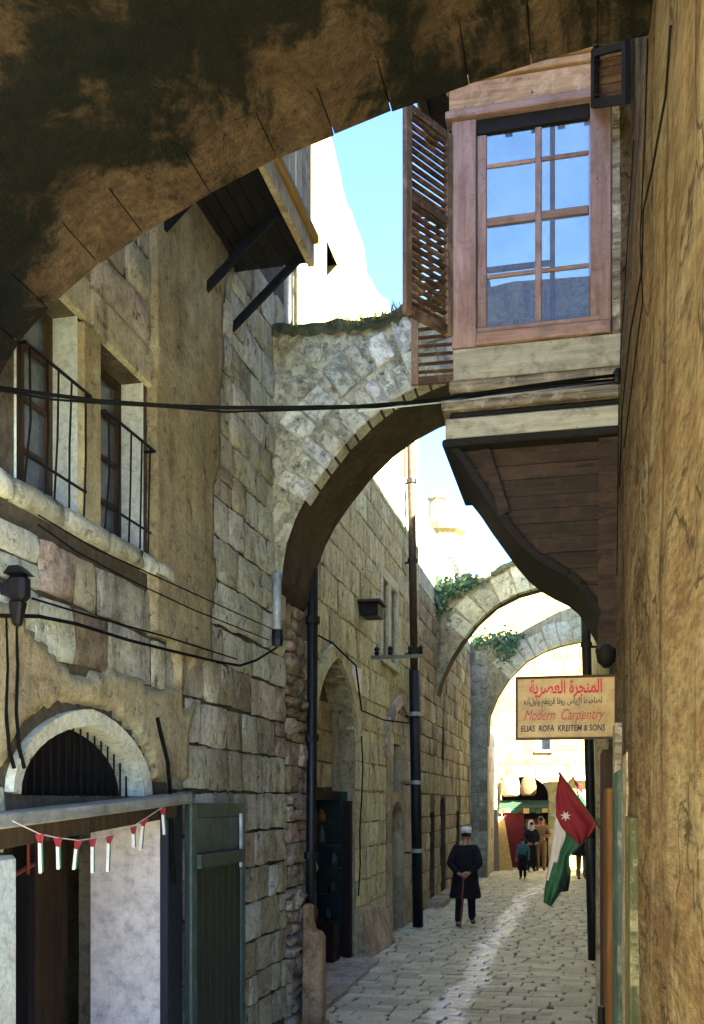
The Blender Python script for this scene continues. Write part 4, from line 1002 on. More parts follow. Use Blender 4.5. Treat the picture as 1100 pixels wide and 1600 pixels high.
# the shop door boards on the near right wall
rd = thing('shop_door', (XR - .02, 6, 0), 'row of painted door boards folded against the streaked plaster wall under the sign', 'door')
def strip(name, s0, s1, z1, mat, d0=.02, d1=.05, z0=0): MB().box((XR - d1, s0, z0), (XR + .02, s1, z1)).build(name, M[mat], rd, bevel=.006)
strip('board', 4.45, 4.95, 2.14, 'olive', d1=.035)
strip('frame', 4.96, 5.50, 2.45, 'weather', d1=.028)
strip('board', 5.52, 6.35, 2.38, 'teal', d1=.05)
strip('frame', 6.36, 6.72, 2.7, 'weather', d1=.036)
strip('board', 6.74, 7.55, 2.30, 'orangeboard', d1=.072)
strip('frame', 7.60, 8.3, 2.6, 'brownint', d1=.085)
MB().tube([(XR - .09, 7.3, .55), (XR - .09, 7.3, .75)], .03, 8).build('padlock', M['iron'], rd)
strip('frame', 9.0, 9.6, 2.8, 'stoneC', d1=.1)
# drainpipe right
rp = thing('drainpipe', (.12, 13.9, 0), 'black drainpipe on the right wall behind the shop sign and flag', 'pipe')
p_t, p_b = ony(914, 925, 13.6), ony(929, 1500, 13.6)
MB().tube([p_b, p_b.lerp(p_t, .5), p_t, p_t + Vector((.12, 0, .25))], .062, 10).build('pipe', M['pipe'], rp, True)
MB().tube([p_b, p_b.lerp(p_t, .33)], .085, 10).build('lower_sleeve', M['pipe'], rp, True)
for f in (.35, .62, .85):
    q = p_b.lerp(p_t, f); MB().tube([q, q + Vector((0, 0, .06))], .078, 10).build('collar', M['pipe'], rp)
    MB().bar(q, (XR + .02, q.y, q.z), .03, .03).build('clip', M['pipe'], rp)

# ---------------------------------------------------------------- bay window
YB, BLX = 6.8, -.85
bay = thing('bay_window', (-.3, YB, 3.4), 'mauve painted wooden bay window with open shutters on a curved boarded corbel', 'bay window')
pz = lambda v, u=830: ony(u, v, YB).z
px = lambda u, v=500: ony(u, v, YB).x
zs0, zw0, zw1 = pz(545, 708), pz(503), pz(198)      # base of frame, glass bottom, glass top
xj0, xj1, xg0, xg1, xr = px(706), px(744), px(760), px(920), XR + .05
YD = 8.15
def bx(name, x0, x1, z0, z1, mat, y0=YB, y1=YB + .07, bev=.006, par=bay): return MB().box((x0, y0, z0), (x1, y1, z1)).build(name, M[mat], par, bevel=bev)
bx('jamb', xj0, xj1, zs0, pz(188, 725), 'pink', YB - .005)
bx('jamb', px(922), px(955), zs0, pz(188, 725), 'pink', YB - .005)
bx('head_rail', xj1 + .002, px(921), zw1 + .02, zw1 + .12, 'blackwood', YB + .02)  # black colour paints the shadow under the cornice
zhd = pz(188, 725)
bx('sill_rail', xj1 + .002, px(938), zs0 + .085, zw0 - .005, 'pinkH', YB - .01)
bx('sill', xj1 + .002, px(954), zs0, zs0 + .08, 'pinkH', YB - .03)
bx('corner_post', px(956.5), xr, zs0, zw1 + .12, 'weather', YB + .01)
sash = bx('sash', xj1 + .003, xg0, zw0, zw1 + .015, 'pink', YB + .03, YB + .06)
sash_b = bx('sash_stile', xg1, px(921.5), zw0, zw1 + .015, 'pink', YB + .03, YB + .06, par=sash)
xm = (px(836) + px(846)) / 2
bx('muntin', xm - .022, xm + .022, zw0, zw1 + .015, 'pink', YB + .028, YB + .062, par=sash)
zb = [pz(503), pz(420), pz(333), pz(245), pz(198) + .015]
for k in (1, 2, 3):
    t = .026 if k == 2 else .013
    for a, e in ((xg0, xm - .022), (xm + .022, xg1)): bx('muntin', a, e, zb[k] - t, zb[k] + t, 'pinkH', YB + .03, YB + .058 + (.02 if k == 2 else 0), par=sash)
for k in range(4):
    for a, e in ((xg0, xm - .022), (xm + .022, xg1)):
        MB().quad((a, YB + .045, zb[k]), (e, YB + .045, zb[k]), (e, YB + .047, zb[k+1]), (a, YB + .046, zb[k+1])).build('pane', M['pane'], sash)
# cornice
zc0 = zhd + .003
for k, (dz0, dz1, out, mt) in enumerate(((0, .05, .045, 'pinkH'), (.052, .24, .02, 'ochre'), (.242, .29, .05, 'ochre'), (.292, .33, .085, 'ochre'), (.332, .42, .06, 'ochre'), (.422, .47, .13, 'weather'))):
    bx('cornice', BLX - out, xr, zc0 + dz0, zc0 + dz1, mt, YB - out, YB + .1, .008)
bx('eave', -1.24, xr, zc0 + .98, zc0 + 1.04, 'blackwood', YB + .105, YD + .3)
for k in range(7): MB().box((-1.25 + k * .215, YB + .102, zc0 + .92), (-1.19 + k * .215, YD + .28, zc0 + .975)).build('rafter', M['blackwood'], bay)
bx('roof', -1.3, xr, zc0 + 1.045, zc0 + 1.12, 'weather', YB - .2, YD + .4)
zroof = zc0 + .97
# other sides of the bay: front posts, back window frame
bx('corner_post', BLX, BLX + .09, zs0 - .02, zroof, 'shutterV', YD - .09, YD)
bx('back_post', xr - .12, xr, zs0, zroof, 'shutterV', YD - .09, YD)
bx('back_sill', BLX + .09, xr - .12, zs0, zs0 + .55, 'darkwood', YD - .06, YD)
bx('back_mullion', xm + .04, xm + .08, zs0 + .55, zroof, 'shutterV', YD - .06, YD)
for z in (zs0 + 1.2, ): bx('back_rail', BLX + .09, xm + .04, z, z + .035, 'shutterV', YD - .05, YD)
bx('front_sill', BLX, BLX + .05, zs0, zs0 + .5, 'darkwood', YB + .08, YD - .1)
bx('front_mullion', BLX, BLX + .05, zs0 + .5, zroof, 'shutterV', (YB + YD) / 2, (YB + YD) / 2 + .05)
bx('floor', BLX + .02, xr, zs0 - .06, zs0 - .005, 'darkwood', YB + .08, YD - .02)
# boards and mouldings below the window
z1 = pz(595, 708)
bx('apron_board', px(708), xr, z1, zs0 - .006, 'greywood', YB - .002, YB + .06)
zz = [pz(v, 700) for v in (597, 616, 628, 646, 657, 690, 702)]
outs = [.012, .0, .06, .008, .035, .055]
mats = ['weather', 'blackwood', 'weather', 'blackwood', 'greywood', 'blackwood']  # black courses paint the shadow inside the moulding grooves
for k in range(6):
    bx('moulding', BLX - .01 - outs[k], xr, zz[k+1] + .003, zz[k], mats[k], YB - outs[k], YD, .012)
# boarded corbel: side panel of planks below, curved edge
zbm = zz[6]
prof_px = [(706, 702), (722, 722), (742, 752), (768, 788), (790, 818), (812, 843), (835, 862), (862, 877), (885, 888), (903, 902), (918, 922), (932, 948), (945, 972), (956, 986)]
prof = [(ony(u, v, YB).x, ony(u, v, YB).z) for u, v in prof_px]
def yface(z): t = max(0, min(1, (zbm - z) / (zbm - prof[-1][1]))); return YB + .05 + .42 * t ** 1.4
def profx(z):
    for (a, za), (c_, zc_) in zip(prof, prof[1:]):
        if zc_ <= z <= za: return a + (c_ - a) * (za - z) / max(1e-6, za - zc_)
    return prof[-1][0] if z < prof[-1][1] else prof[0][0]
z = zbm - .003; zl = prof[-1][1]
while z > zl + .03:
    h = U(.085, .12); z2 = max(z - h, zl)
    n = 4; L_ = [(profx(z - (z - z2) * i / n) + .012, z - (z - z2) * i / n) for i in range(n + 1)]
    jj = U(0, .012)
    poly = [(x, yface(q) + jj, q) for x, q in L_] + [(xr, yface(z2) + jj, z2), (xr, yface(z) + jj, z)]
    poly = [(x, y_, q - .004 if i == 0 or i == len(poly) - 1 else q) for i, (x, y_, q) in enumerate(poly)]
    MB().prism(poly, (0, .05, 0)).build('plank', M['darkwood'], bay); z = z2 
n = len(prof); rows = [[(x, yface(q) - .004 + (YD - .03 - yface(q)) * k_, q) for x, q in prof] for k_ in (0, .5, 1)]
MB().sheet(rows).build('curved_soffit', M['blackwood'], bay, True)
rim = MB()
for (a, za), (c_, zc_) in zip(prof, prof[1:]):
    dr = Vector((c_ - a, zc_ - za)).normalized(); nr = Vector((-dr.y, dr.x)); wdt = .045
    if nr.x < 0: nr = -nr
    ya_, yc_ = yface(za) - .05, yface(zc_) - .05
    rim.hexa([(a - .004, ya_, za), (c_ - .004, yc_, zc_), (c_ + nr.x * wdt, yc_, zc_ + nr.y * wdt), (a + nr.x * wdt, ya_, za + nr.y * wdt), (a - .004, ya_ + .055, za), (c_ - .004, yc_ + .055, zc_), (c_ + nr.x * wdt, yc_ + .055, zc_ + nr.y * wdt), (a + nr.x * wdt, ya_ + .055, za + nr.y * wdt)])
rim.build('curved_rib', M['blackwood'], bay)
wp0, wp1 = yface(zl) - .05, YB
MB().hexa([(px(936), wp0, zl - .05), (xr, wp0, zl - .05), (xr, wp0 + .06, zl - .05), (px(936), wp0 + .06, zl - .05), (px(936), wp1, zbm - .004), (xr, wp1, zbm - .004), (xr, wp1 + .06, zbm - .004), (px(936), wp1 + .06, zbm - .004)]).build('wall_post', M['darkwood'], bay)
MB().prism([(px(750), YB + .0, zbm - .02), (px(765), YB + .0, zbm - .02), (px(795), yface(pz(790)) - .05, pz(790)), (px(778), yface(pz(795)) - .05, pz(795))], (0, .045, 0)).build('brace', M['darkwood'], bay)
# tail knob
MB().lathe((px(950), wp0 + .05, 0), [(.02, zl - .18), (.06, zl - .14), (.075, zl - .06), (.05, zl + .02)], 10).build('pendant', M['blackwood'], bay, True)

def shutter(name, P0, P1, z0, z1, nsl, mat, matv, label=None, tilt=.5, drop0=0, drop1=0, parent=bay, midrail=True, thick=.035):
    """louvred leaf between plan points P0 and P1; drop lowers the P1 edge."""
    P0, P1 = Vector((*P0, 0)), Vector((*P1, 0)); d = (P1 - P0); wd = d.length; d.normalize(); nrm = Vector((-d.y, d.x, 0))
    def pt(s, z, o): return P0 + d * s + Vector((0, 0, z + drop1 * (s / wd))) + nrm * o
    def blk(s0, s1, za, zb, o0, o1): return MB().hexa([pt(s0, za, o0), pt(s1, za, o0), pt(s1, za, o1), pt(s0, za, o1), pt(s0, zb, o0), pt(s1, zb, o0), pt(s1, zb, o1), pt(s0, zb, o1)])
    t = thick / 2; fr = blk(0, .055, z0, z1, -t, t).build(name, M[matv], parent)
    blk(wd - .055, wd, z0, z1, -t, t).build('stile', M[matv], fr)
    blk(.056, wd - .056, z0, z0 + .06, -t, t).build('rail', M[mat], fr); blk(.056, wd - .056, z1 - .05, z1, -t, t).build('rail', M[mat], fr)
    zm = z0 + (z1 - z0) * .56
    if midrail: blk(.056, wd - .056, zm - .025, zm + .025, -t, t).build('rail', M[mat], fr)
    segs = [(z0 + .06, zm - .025), (zm + .025, z1 - .05)] if midrail else [(z0 + .06, z1 - .05)]
    for za, zb_ in segs:
        n = max(2, round(nsl * (zb_ - za) / (z1 - z0)))
        for i in range(n):
            zc = za + (zb_ - za) * (i + .5) / n + U(-.003, .003); h = .008; dt = U(-.004, .004)
            MB().hexa([pt(.05, zc - h, -t * .9), pt(wd - .05, zc - h + dt, -t * .9), pt(wd - .05, zc + h - .005 + dt, t * .9), pt(.05, zc + h - .005, t * .9),
                       pt(.05, zc - h + .005, -t * .9), pt(wd - .05, zc - h + .005 + dt, -t * .9), pt(wd - .05, zc + h + dt, t * .9), pt(.05, zc + h, t * .9)]).build('slat', M[mat], fr)
    return fr
shutter('shutter', (BLX - .01, YB - .01), (-1.11, 6.38), 5.40, 6.78, 27, 'shutter', 'shutterV')
shutter('shutter', (BLX - .005, 8.0), (-1.33, 7.98), 5.60, 7.02, 20, 'shutter', 'shutterV')
shutter('shutter', (.09, 6.76), (.29, 6.28), 6.80, 7.45, 11, 'blackwood', 'blackwood', drop1=-.33)
# ---------------------------------------------------------------- sign
sg = thing('shop_sign', (-.1, 7.0, 2.6), 'ochre painted shop sign with red and black lettering under the bay window', 'sign')
YS = 6.92
s00, s01, s10, s11 = ony(806, 1061, YS), ony(966, 1052, YS), ony(808, 1156, YS), ony(966, 1152, YS)
sx0, sx1, sz0, sz1 = s00.x, XR - .005, s10.z, (s00.z + s01.z) / 2
MB().box((sx0, YS, sz0), (sx1, YS + .025, sz1)).build('board', M['signboard'], sg)
fw = .013
for nm, a in (('top', ((sx0 - .002, sz1 - fw), (sx1, sz1 + .004))), ('bottom', ((sx0 - .002, sz0 - .004), (sx1, sz0 + fw)))): MB().box((a[0][0], YS - .012, a[0][1]), (a[1][0], YS - .001, a[1][1])).build('frame', M['brownint'], sg)
for x in (sx0 - .002, sx1 - fw): MB().box((x, YS - .0125, sz0 + fw + .001), (x + fw, YS - .001, sz1 - fw - .001)).build('frame', M['brownint'], sg)
MB().bar((sx1 - .02, YS + .012, sz1 + .004), (XR + .03, YS + .012, sz1 + .1), .012, .012).build('hook', M['iron'], sg)
def text(body, x, z, size, mat, name, shear=0, width=None, bold=0, align='CENTER'):
    cu = bpy.data.curves.new('t', 'FONT'); cu.body = body; cu.size = size; cu.align_x = align; cu.shear = shear; cu.offset = bold; cu.fill_mode = 'BOTH'
    cu.resolution_u = 3
    o = bpy.data.objects.new('t', cu); COL.objects.link(o)
    dg = bpy.context.evaluated_depsgraph_get(); me = bpy.data.meshes.new_from_object(o.evaluated_get(dg)); bpy.data.objects.remove(o)
    xs = [v.co.x for v in me.vertices] or [0, 1]; wd = max(xs) - min(xs); f = (width / wd) if width else 1; cxx = (max(xs) + min(xs)) / 2
    for v in me.vertices: v.co = Vector((x + (v.co.x - cxx) * f, YS - .003, z + v.co.y))
    me.materials.clear(); me.materials.append(M[mat]); me.name = name
    return addobj(name, me, sg)
sw, shh = sx1 - sx0, sz1 - sz0; scx = (sx0 + sx1) / 2 - .01
# Arabic lines in presentation forms, already in visual order
AR1 = '\u0627\ufedf\ufee4\ufee8\ufea0\ufeae\u0629 \u0627\ufedf\ufecc\ufebc\ufeae\ufef3\ufe94'
AR2 = '\ufedf\ufebc\ufe8e\ufea3\ufe92\ufbac\ufe8e \u0627\ufef9\ufef3\ufe8e\ufeb1 \u0631\u0648\ufed3\ufe8e \ufed7\ufeae\ufef3\ufec4\ufee2 \u0648\u0627\u0648\u0644\u0627\u062f\u0647'
def vis(t): return t[::-1]
text(vis(AR1), scx + .01, sz0 + shh * .735, .125, 'signred', 'lettering', width=sw * .72, bold=.003)
text(vis(AR2), scx - .01, sz0 + shh * .565, .06, 'signblack', 'lettering', width=sw * .78, bold=.001)
text('Modern', scx - .165, sz0 + shh * .31, .105, 'signorange', 'lettering', shear=.4, width=sw * .31)
text('Carpentry', scx + .125, sz0 + shh * .31, .105, 'signorange', 'lettering', shear=.4, width=sw * .43)
text('ELIAS  ROFA  KREITEM & SONS', scx - .01, sz0 + shh * .13, .058, 'signblack', 'lettering', width=sw * .84, bold=.0014, shear=.1)

# ---------------------------------------------------------------- flag
fl = thing('flag', (.2, 7.7, 1.9), 'red, white and green flag with white star drooping from a wall pole', 'flag')
YF = 7.6
def cloth(name, lp, rp_, mat, dy=0, n=18, m=16, fold=.02):
    def samp(pl, t):
        x = t * (len(pl) - 1); i = min(int(x), len(pl) - 2); f = x - i
        return (pl[i][0] + (pl[i+1][0] - pl[i][0]) * f, pl[i][1] + (pl[i+1][1] - pl[i][1]) * f)
    rows = []
    for i in range(n + 1):
        a, c_ = samp(lp, i / n), samp(rp_, i / n); r = []
        for j in range(m + 1):
            t = j / m; r.append(ony(a[0] + (c_[0] - a[0]) * t, a[1] + (c_[1] - a[1]) * t, YF + dy + fold * (sin(t * 6 + i / n * 3) + .5 * sin(t * 13 - i / n * 5)) * (.35 + i / n)))
        rows.append(r)
    o = MB().sheet(rows).build(name, M[mat], fl, True)
    sm = o.modifiers.new('thick', 'SOLIDIFY'); sm.thickness = .004; return o
red = cloth('red_triangle', [(874, 1210), (868, 1245), (869, 1275), (878, 1293), (904, 1319)], [(876, 1212), (900, 1244), (922, 1273), (934, 1287), (909, 1322)], 'redcloth')
cloth('white_stripe', [(868, 1272), (865, 1305), (860, 1340), (853, 1374)], [(884, 1298), (886, 1318), (878, 1345), (864, 1380)], 'whitecloth', .05)
cloth('green_stripe', [(885, 1292), (883, 1310), (873, 1335), (859, 1360), (852, 1385), (850, 1410)], [(917, 1307), (905, 1324), (889, 1338), (891, 1362), (880, 1390), (861, 1417)], 'greencloth', .02, fold=.03)
cloth('black_stripe', [(882, 1352), (878, 1375), (873, 1394)], [(891, 1355), (891, 1375), (888, 1392)], 'blackcloth', .06)
st = MB(); cc = ony(884, 1275, YF - .035); pts = []
for k in range(14):
    r = .042 if k % 2 == 0 else .017; a = 2 * pi * k / 14 + .2; pts.append(cc + Vector((r * cos(a), 0, r * sin(a))))
st.prism(pts, (0, .006, 0)).build('star', M['whitecloth'], red)
MB().tube([ony(955, 1316, YF), ony(934, 1289, YF), ony(873, 1207, YF)], .009, 6).build('pole', M['brownint'], fl)
MB().box((XR - .08, YF - .05, 1.78), (XR + .02, YF + .05, 1.92)).build('holder', M['iron'], fl)
# small flag near the end
sf = thing('flag', (-.1, 33.6, 3), 'tiny red white and green flag beside the end house wall', 'flag')
q0 = ony(896, 1216, 33.5)
MB().tube([q0 + Vector((-.05, 0, .05)), q0 + Vector((.35, .5, -.35))], .015, 5).build('pole', M['brownint'], sf)
for k, mt in enumerate(('redcloth', 'whitecloth', 'greencloth')):
    a = q0 + Vector((.0 + .05 * k, 0, -.22 * k)); MB().prism([a, a + Vector((.28, 0, -.3)), a + Vector((.30, 0, -.55)), a + Vector((.05, 0, -.22))], (0, .01, 0)).build('stripe', M[mt], sf)

# ---------------------------------------------------------------- bunting at the near door
bu = thing('bunting', (XA + .22, 5, 2.0), 'string of tiny red white and green paper flags hung under the door lintel', 'bunting')
bp = [(20, 1283), (62, 1303), (90, 1309), (123, 1313), (145, 1310), (172, 1305), (208, 1291), (227, 1279), (253, 1262)]
bpt = [onx(u, v, XA + .22) for u, v in bp]
MB().tube(bpt, .003, 5).build('string', M['whitecloth'], bu)
for i, (u, v) in enumerate(bp[1:]):
    a = bpt[i + 1]; h = U(.13, .23); dx = U(-.016, .016)
    e = Vector((.85, .5, 0)).normalized(); n_ = Vector((-.5, .85, 0)) * .004
    f = MB().sheet([[a - e * .021, a + n_, a + e * .021], [a - e * .011 + e * dx + Vector((0, 0, -.042)), a + e * dx - n_ + Vector((0, 0, -.046)), a + e * (.011 + dx) + Vector((0, 0, -.042))]]).build('pennant', M['redcloth'], bu)
    dn = lambda k_, t_: a + e * (k_ + dx * (1 + t_)) + Vector((0, 0, -.040 - (h - .06) * t_)) + n_ * sin(t_ * 5)
    MB().sheet([[dn(-.011, t_), dn(.004, t_)] for t_ in (0, .35, .7, 1)]).build('white_band', M['whitecloth'], f)
    MB().sheet([[dn(.005, t_), dn(.012, t_)] for t_ in (0, .35, .7, .95)]).build('green_band', M['greencloth'], f)

# ---------------------------------------------------------------- pipes, post, wires
d1 = thing('drainpipe', (-2.6, 9.6, 0), 'thick black drainpipe beside the rubble pier and pointed arch door', 'pipe')
pt_, pb_ = ony(489, 890, 9.6), ony(485, 1596, 9.6)
MB().tube([pb_, pb_.lerp(pt_, .5), pt_, pt_ + Vector((-.15, .05, .15))], .055, 10).build('pipe', M['pipe'], d1, True)
for f in (.1, .36, .62, .88):
    q = pb_.lerp(pt_, f); MB().tube([q, q + Vector((0, 0, .07))], .075, 10).build('collar', M['pipe'], d1)
d2 = thing('drainpipe', (-2.8, 17.3, 0), 'tall rusty drainpipe at the corner of the ashlar house', 'pipe')
pt_, pb_ = ony(640, 560, 17.3), ony(653, 1448, 17.3)
MB().tube([pb_, pb_.lerp(pt_, .45)], .095, 10).build('lower_pipe', M['pipe'], d2, True)
MB().tube([pb_.lerp(pt_, .45), pt_], .07, 10).build('upper_pipe', M['brownpipe'], d2, True)
for f in (.13, .25, .37, .48, .64, .78):
    q = pb_.lerp(pt_, f); MB().tube([q, q + Vector((0, 0, .07))], .112 if f < .45 else .09, 10).build('collar', M['zinc'] if f < .4 else M['pipe'], d2)
    MB().bar(q, (XB - .02, q.y, q.z), .03, .03).build('clip', M['pipe'], d2)
d3 = thing('downpipe', (XA + .06, 8.8, 4.2), 'short broken pale downpipe on the wall below the half arch', 'pipe')
MB().tube([onx(433, v, XA + .07) for v in (895, 950, 990)], .04, 8).build('pipe', M['zinc'], d3, True)
MB().lathe(tuple(onx(433, 1000, XA + .07)), [(.05, -.05), (.06, 0), (.05, .09)], 8).build('shoe', M['pipe'], d3)
d4 = thing('drainpipe', (-2.95, 10.5, 6.5), 'dark pipe rising above the half arch behind the balcony strut', 'pipe')
q = ony(451, 520, 9.9); MB().tube([(q.x, 9.9, 6.0), (q.x, 9.9, 8.2)], .05, 8).build('pipe', M['pipe'], d4, True)
MB().tube([(q.x, 9.9, 6.72), (q.x, 9.9, 6.80)], .065, 8).build('collar', M['pipe'], d4)
q = ony(476, 520, 10.3); 
props(MB().box((q.x - .075, 10.25, 5.9), (q.x + .075, 10.4, 8.6)).build('timber_post', M['greywood'], None, bevel=.01), 'grey timber post standing above the half arch next to a dark pipe', 'post')
ps = thing('stone_post', (-2.58, 9.42, 0), 'orange weathered stone post at the foot of the rubble pier', 'post')
q = ony(490, 1580, 9.42)
MB().prism([(q.x - .105, 9.35, -.02), (q.x + .105, 9.35, -.02), (q.x + .105, 9.35, .88), (q.x + .075, 9.35, .94), (q.x + .015, 9.35, .95), (q.x - .01, 9.35, 1.02), (q.x - .015, 9.35, 1.2), (q.x - .09, 9.35, 1.21)], (0, .16, 0)).build('shaft', M['orangestone'], ps, bevel=.015)
MB().box((q.x - .13, 9.30, -.02), (q.x + .13, 9.54, .06)).build('base', M['orangestone'], ps, bevel=.012)
def wire(pts, r, label, mat='cable', name='cable', group=None): return props(MB().tube(pts, r, 6).build(name, M[mat], None, True), label, 'cable', group)
def lerp_path(px_, y0, y1):
    u0, u1 = px_[0][0], px_[-1][0]; return [ony(u, v, y0 + (y1 - y0) * (u - u0) / (u1 - u0)) for u, v in px_]
wp = [(-30, 600), (0, 606), (80, 617), (160, 627), (260, 634), (350, 637), (450, 637), (560, 635), (640, 629), (700, 622), (800, 607), (880, 596), (966, 586)]
wire(lerp_path(wp, 4.15, 6.35), .0105, 'thick black cable strung across the lane in front of the bay window')
wire(lerp_path([(u, v + 4 + 3 * sin(u * .021)) for u, v in wp], 4.15, 6.36), .006, 'thinner cable sagging just under the thick one across the lane')
wire(lerp_path([(560, 642), (640, 634), (700, 628), (800, 616), (960, 596)], 5.4, 6.35), .005, 'thin pale wire beside the crossing cables', 'zinc')
wire([onx(u, v, XA + .075) for u, v in [(0, 962), (60, 963), (120, 975), (200, 1000), (280, 1020), (340, 1034), (375, 1040), (400, 1032), (432, 1012)]], .010, 'heavy drooping cable along the near house wall above the arched door')
wire([onx(u, v, XA + .07) for u, v in [(60, 820), (120, 862), (200, 905), (300, 952), (420, 1000)]], .005, 'thin wire along the near house wall below the windows')
wire([onx(u, v, XA + .07) for u, v in [(60, 805), (150, 858), (260, 908), (430, 985)]], .005, 'upper thin wire along the near house wall under the sill')
wire([onx(u, v, XA + .06) for u, v in [(50, 935), (150, 965), (260, 995), (370, 1030)]], .006, 'slack thin wire above the heavy drooping cable')
# cables on the right wall
for k, (pp_, r_) in enumerate((([(1048, 40), (1040, 150), (1020, 260), (1005, 330), (1003, 420), (985, 520), (972, 640), (968, 760)], .004), ([(1012, 60), (1008, 200), (1000, 380), (1004, 470), (990, 580), (975, 700)], .003), ([(990, 220), (978, 420), (967, 600), (964, 900)], .003))):
    pts = []
    for u, v in pp_:
        p = onx(u, v, XR - .015); p = onx(u, v, rx(p.y, p.z) - .02) if p.y < 8 else p; pts.append(p)
    wire(pts, r_, ('thick cable wandering down the streaked plaster wall', 'thin cable beside the thick one on the streaked plaster wall', 'cable running down behind the bay window corner post')[k])
br = ony(968, 586, 6.35); MBk = thing('cable_bracket', (XR, 6.35, br.z), 'small black iron bracket anchoring the crossing cables on the plaster wall', 'bracket')
MB().bar((XR + .08, 6.35, br.z), (br.x - .03, 6.35, br.z), .03, .03).build('arm', M['iron'], MBk)
MB().lathe((br.x - .01, 6.35, br.z - .02), [(.02, -.03), (.03, 0), (.03, .04), (.015, .06)], 8).build('insulator', M['iron'], MBk)
# wires on the middle house
wire([onx(u, v, XB + .08) for u, v in [(492, 990), (520, 1005), (556, 1040), (565, 1110), (600, 1125), (640, 1130)]], .012, 'dark wire draped over the pointed arch of the ashlar house')
wire([onx(u, v, XB + .07) for u, v in [(565, 1150), (567, 1200), (565, 1250), (562, 1300), (563, 1350), (560, 1400)]], .010, 'dark conduit beside the pointed arch shop door', name='conduit')

# ---------------------------------------------------------------- vines
def vine(label, spots, n, Yf, size):
    v = thing('vine', tuple(spots[0][0]), label, 'vine')
    b = MB(); st_ = MB()
    for (c, r) in spots:
        for k in range(int(n * r[0] * r[2])):
            p = c + Vector((R.gauss(0, r[0]), -abs(R.gauss(0, r[1])), R.gauss(0, r[2]))); a = U(0, 2*pi); s = size * U(.6, 1.3)
            e1 = Vector((cos(a), U(-.5, .5), sin(a))).normalized() * s; e2 = e1.cross(Vector((U(-.4, .4), 1, U(-.4, .4)))).normalized() * s * .6
            b.quad(p - e1, p + e2, p + e1 * 1.1, p - e2)
    for a, c in zip(spots, spots[1:]): st_.tube([a[0] + Vector((0, .02, -.05)), (a[0] + c[0]) / 2 + Vector((0, -.04, .03)), c[0] + Vector((0, .02, -.05))], .015, 5)
    b.build('leaves', M['leaf'], v)
    if st_.v: st_.build('stem', M['brownint'], v)
Y2 = 21.95
vine('leafy green vine hanging over the shoulder of the arch past the drainpipe', [(ony(655, 925, Y2), (.12, .1, .12)), (ony(672, 925, Y2), (.14, .12, .18)), (ony(684, 938, Y2), (.14, .15, .22)), (ony(700, 920, Y2), (.16, .12, .1)), (ony(722, 913, Y2), (.14, .12, .08)), (ony(740, 908, Y2), (.1, .1, .06))], 9000, Y2, .055)
Y3 = 29.25
vine('small green vine on top of the farthest arch', [(ony(750, 1000, Y3), (.16, .1, .08)), (ony(775, 1000, Y3), (.18, .12, .1)), (ony(792, 1008, Y3), (.16, .12, .2)), (ony(802, 996, Y3), (.12, .1, .08))], 7000, Y3, .06)
# moss along the crest of the second arch
mb = MB(); rows = []
for i in range(30):
    x = -1.9 + i * (2.1 / 29); zt_2 = ip2(t2, x); rows.append([(x, 21.96, zt_2 - U(.0, .08)), (x, 22.0, zt_2 + .05 + U(0, .06)), (x, 22.3, zt_2 + .06 + U(0, .05)), (x, 22.56, zt_2)])
mb.sheet(rows).build('moss_crest', M['moss'], T2, True)

# ================================================================== PEOPLE
def skin_mesh(name, joints, bones, mat, parent, T, sub=1):
    names = list(joints); me = bpy.data.meshes.new(name)
    me.from_pydata([tuple(T @ Vector(joints[n][0])) for n in names], [(names.index(a), names.index(c)) for a, c in bones], [])
    o = bpy.data.objects.new(name, me); COL.objects.link(o)
    o.modifiers.new('skin', 'SKIN'); s = o.modifiers.new('sub', 'SUBSURF'); s.levels = sub; s.render_levels = sub
    sv = me.skin_vertices[0].data; k = T.to_scale()[0]
    seen = set(); adj = {n: set() for n in names}
    for a, c in bones: adj[a].add(c); adj[c].add(a)
    for i, n in enumerate(names):
        r = joints[n][1]; r = r if isinstance(r, tuple) else (r, r); sv[i].radius = (r[0] * k, r[1] * k); sv[i].use_root = False
    for n in names:
        if n not in seen:
            sv[names.index(n)].use_root = True; stack = [n]
            while stack:
                q = stack.pop()
                if q not in seen: seen.add(q); stack += adj[q]
    dg = bpy.context.evaluated_depsgraph_get(); m2 = bpy.data.meshes.new_from_object(o.evaluated_get(dg)); bpy.data.objects.remove(o)
    m2.name = name; m2.materials.clear(); m2.materials.append(M[mat]); m2.polygons.foreach_set('use_smooth', [True] * len(m2.polygons))
    return addobj(name, m2, parent)
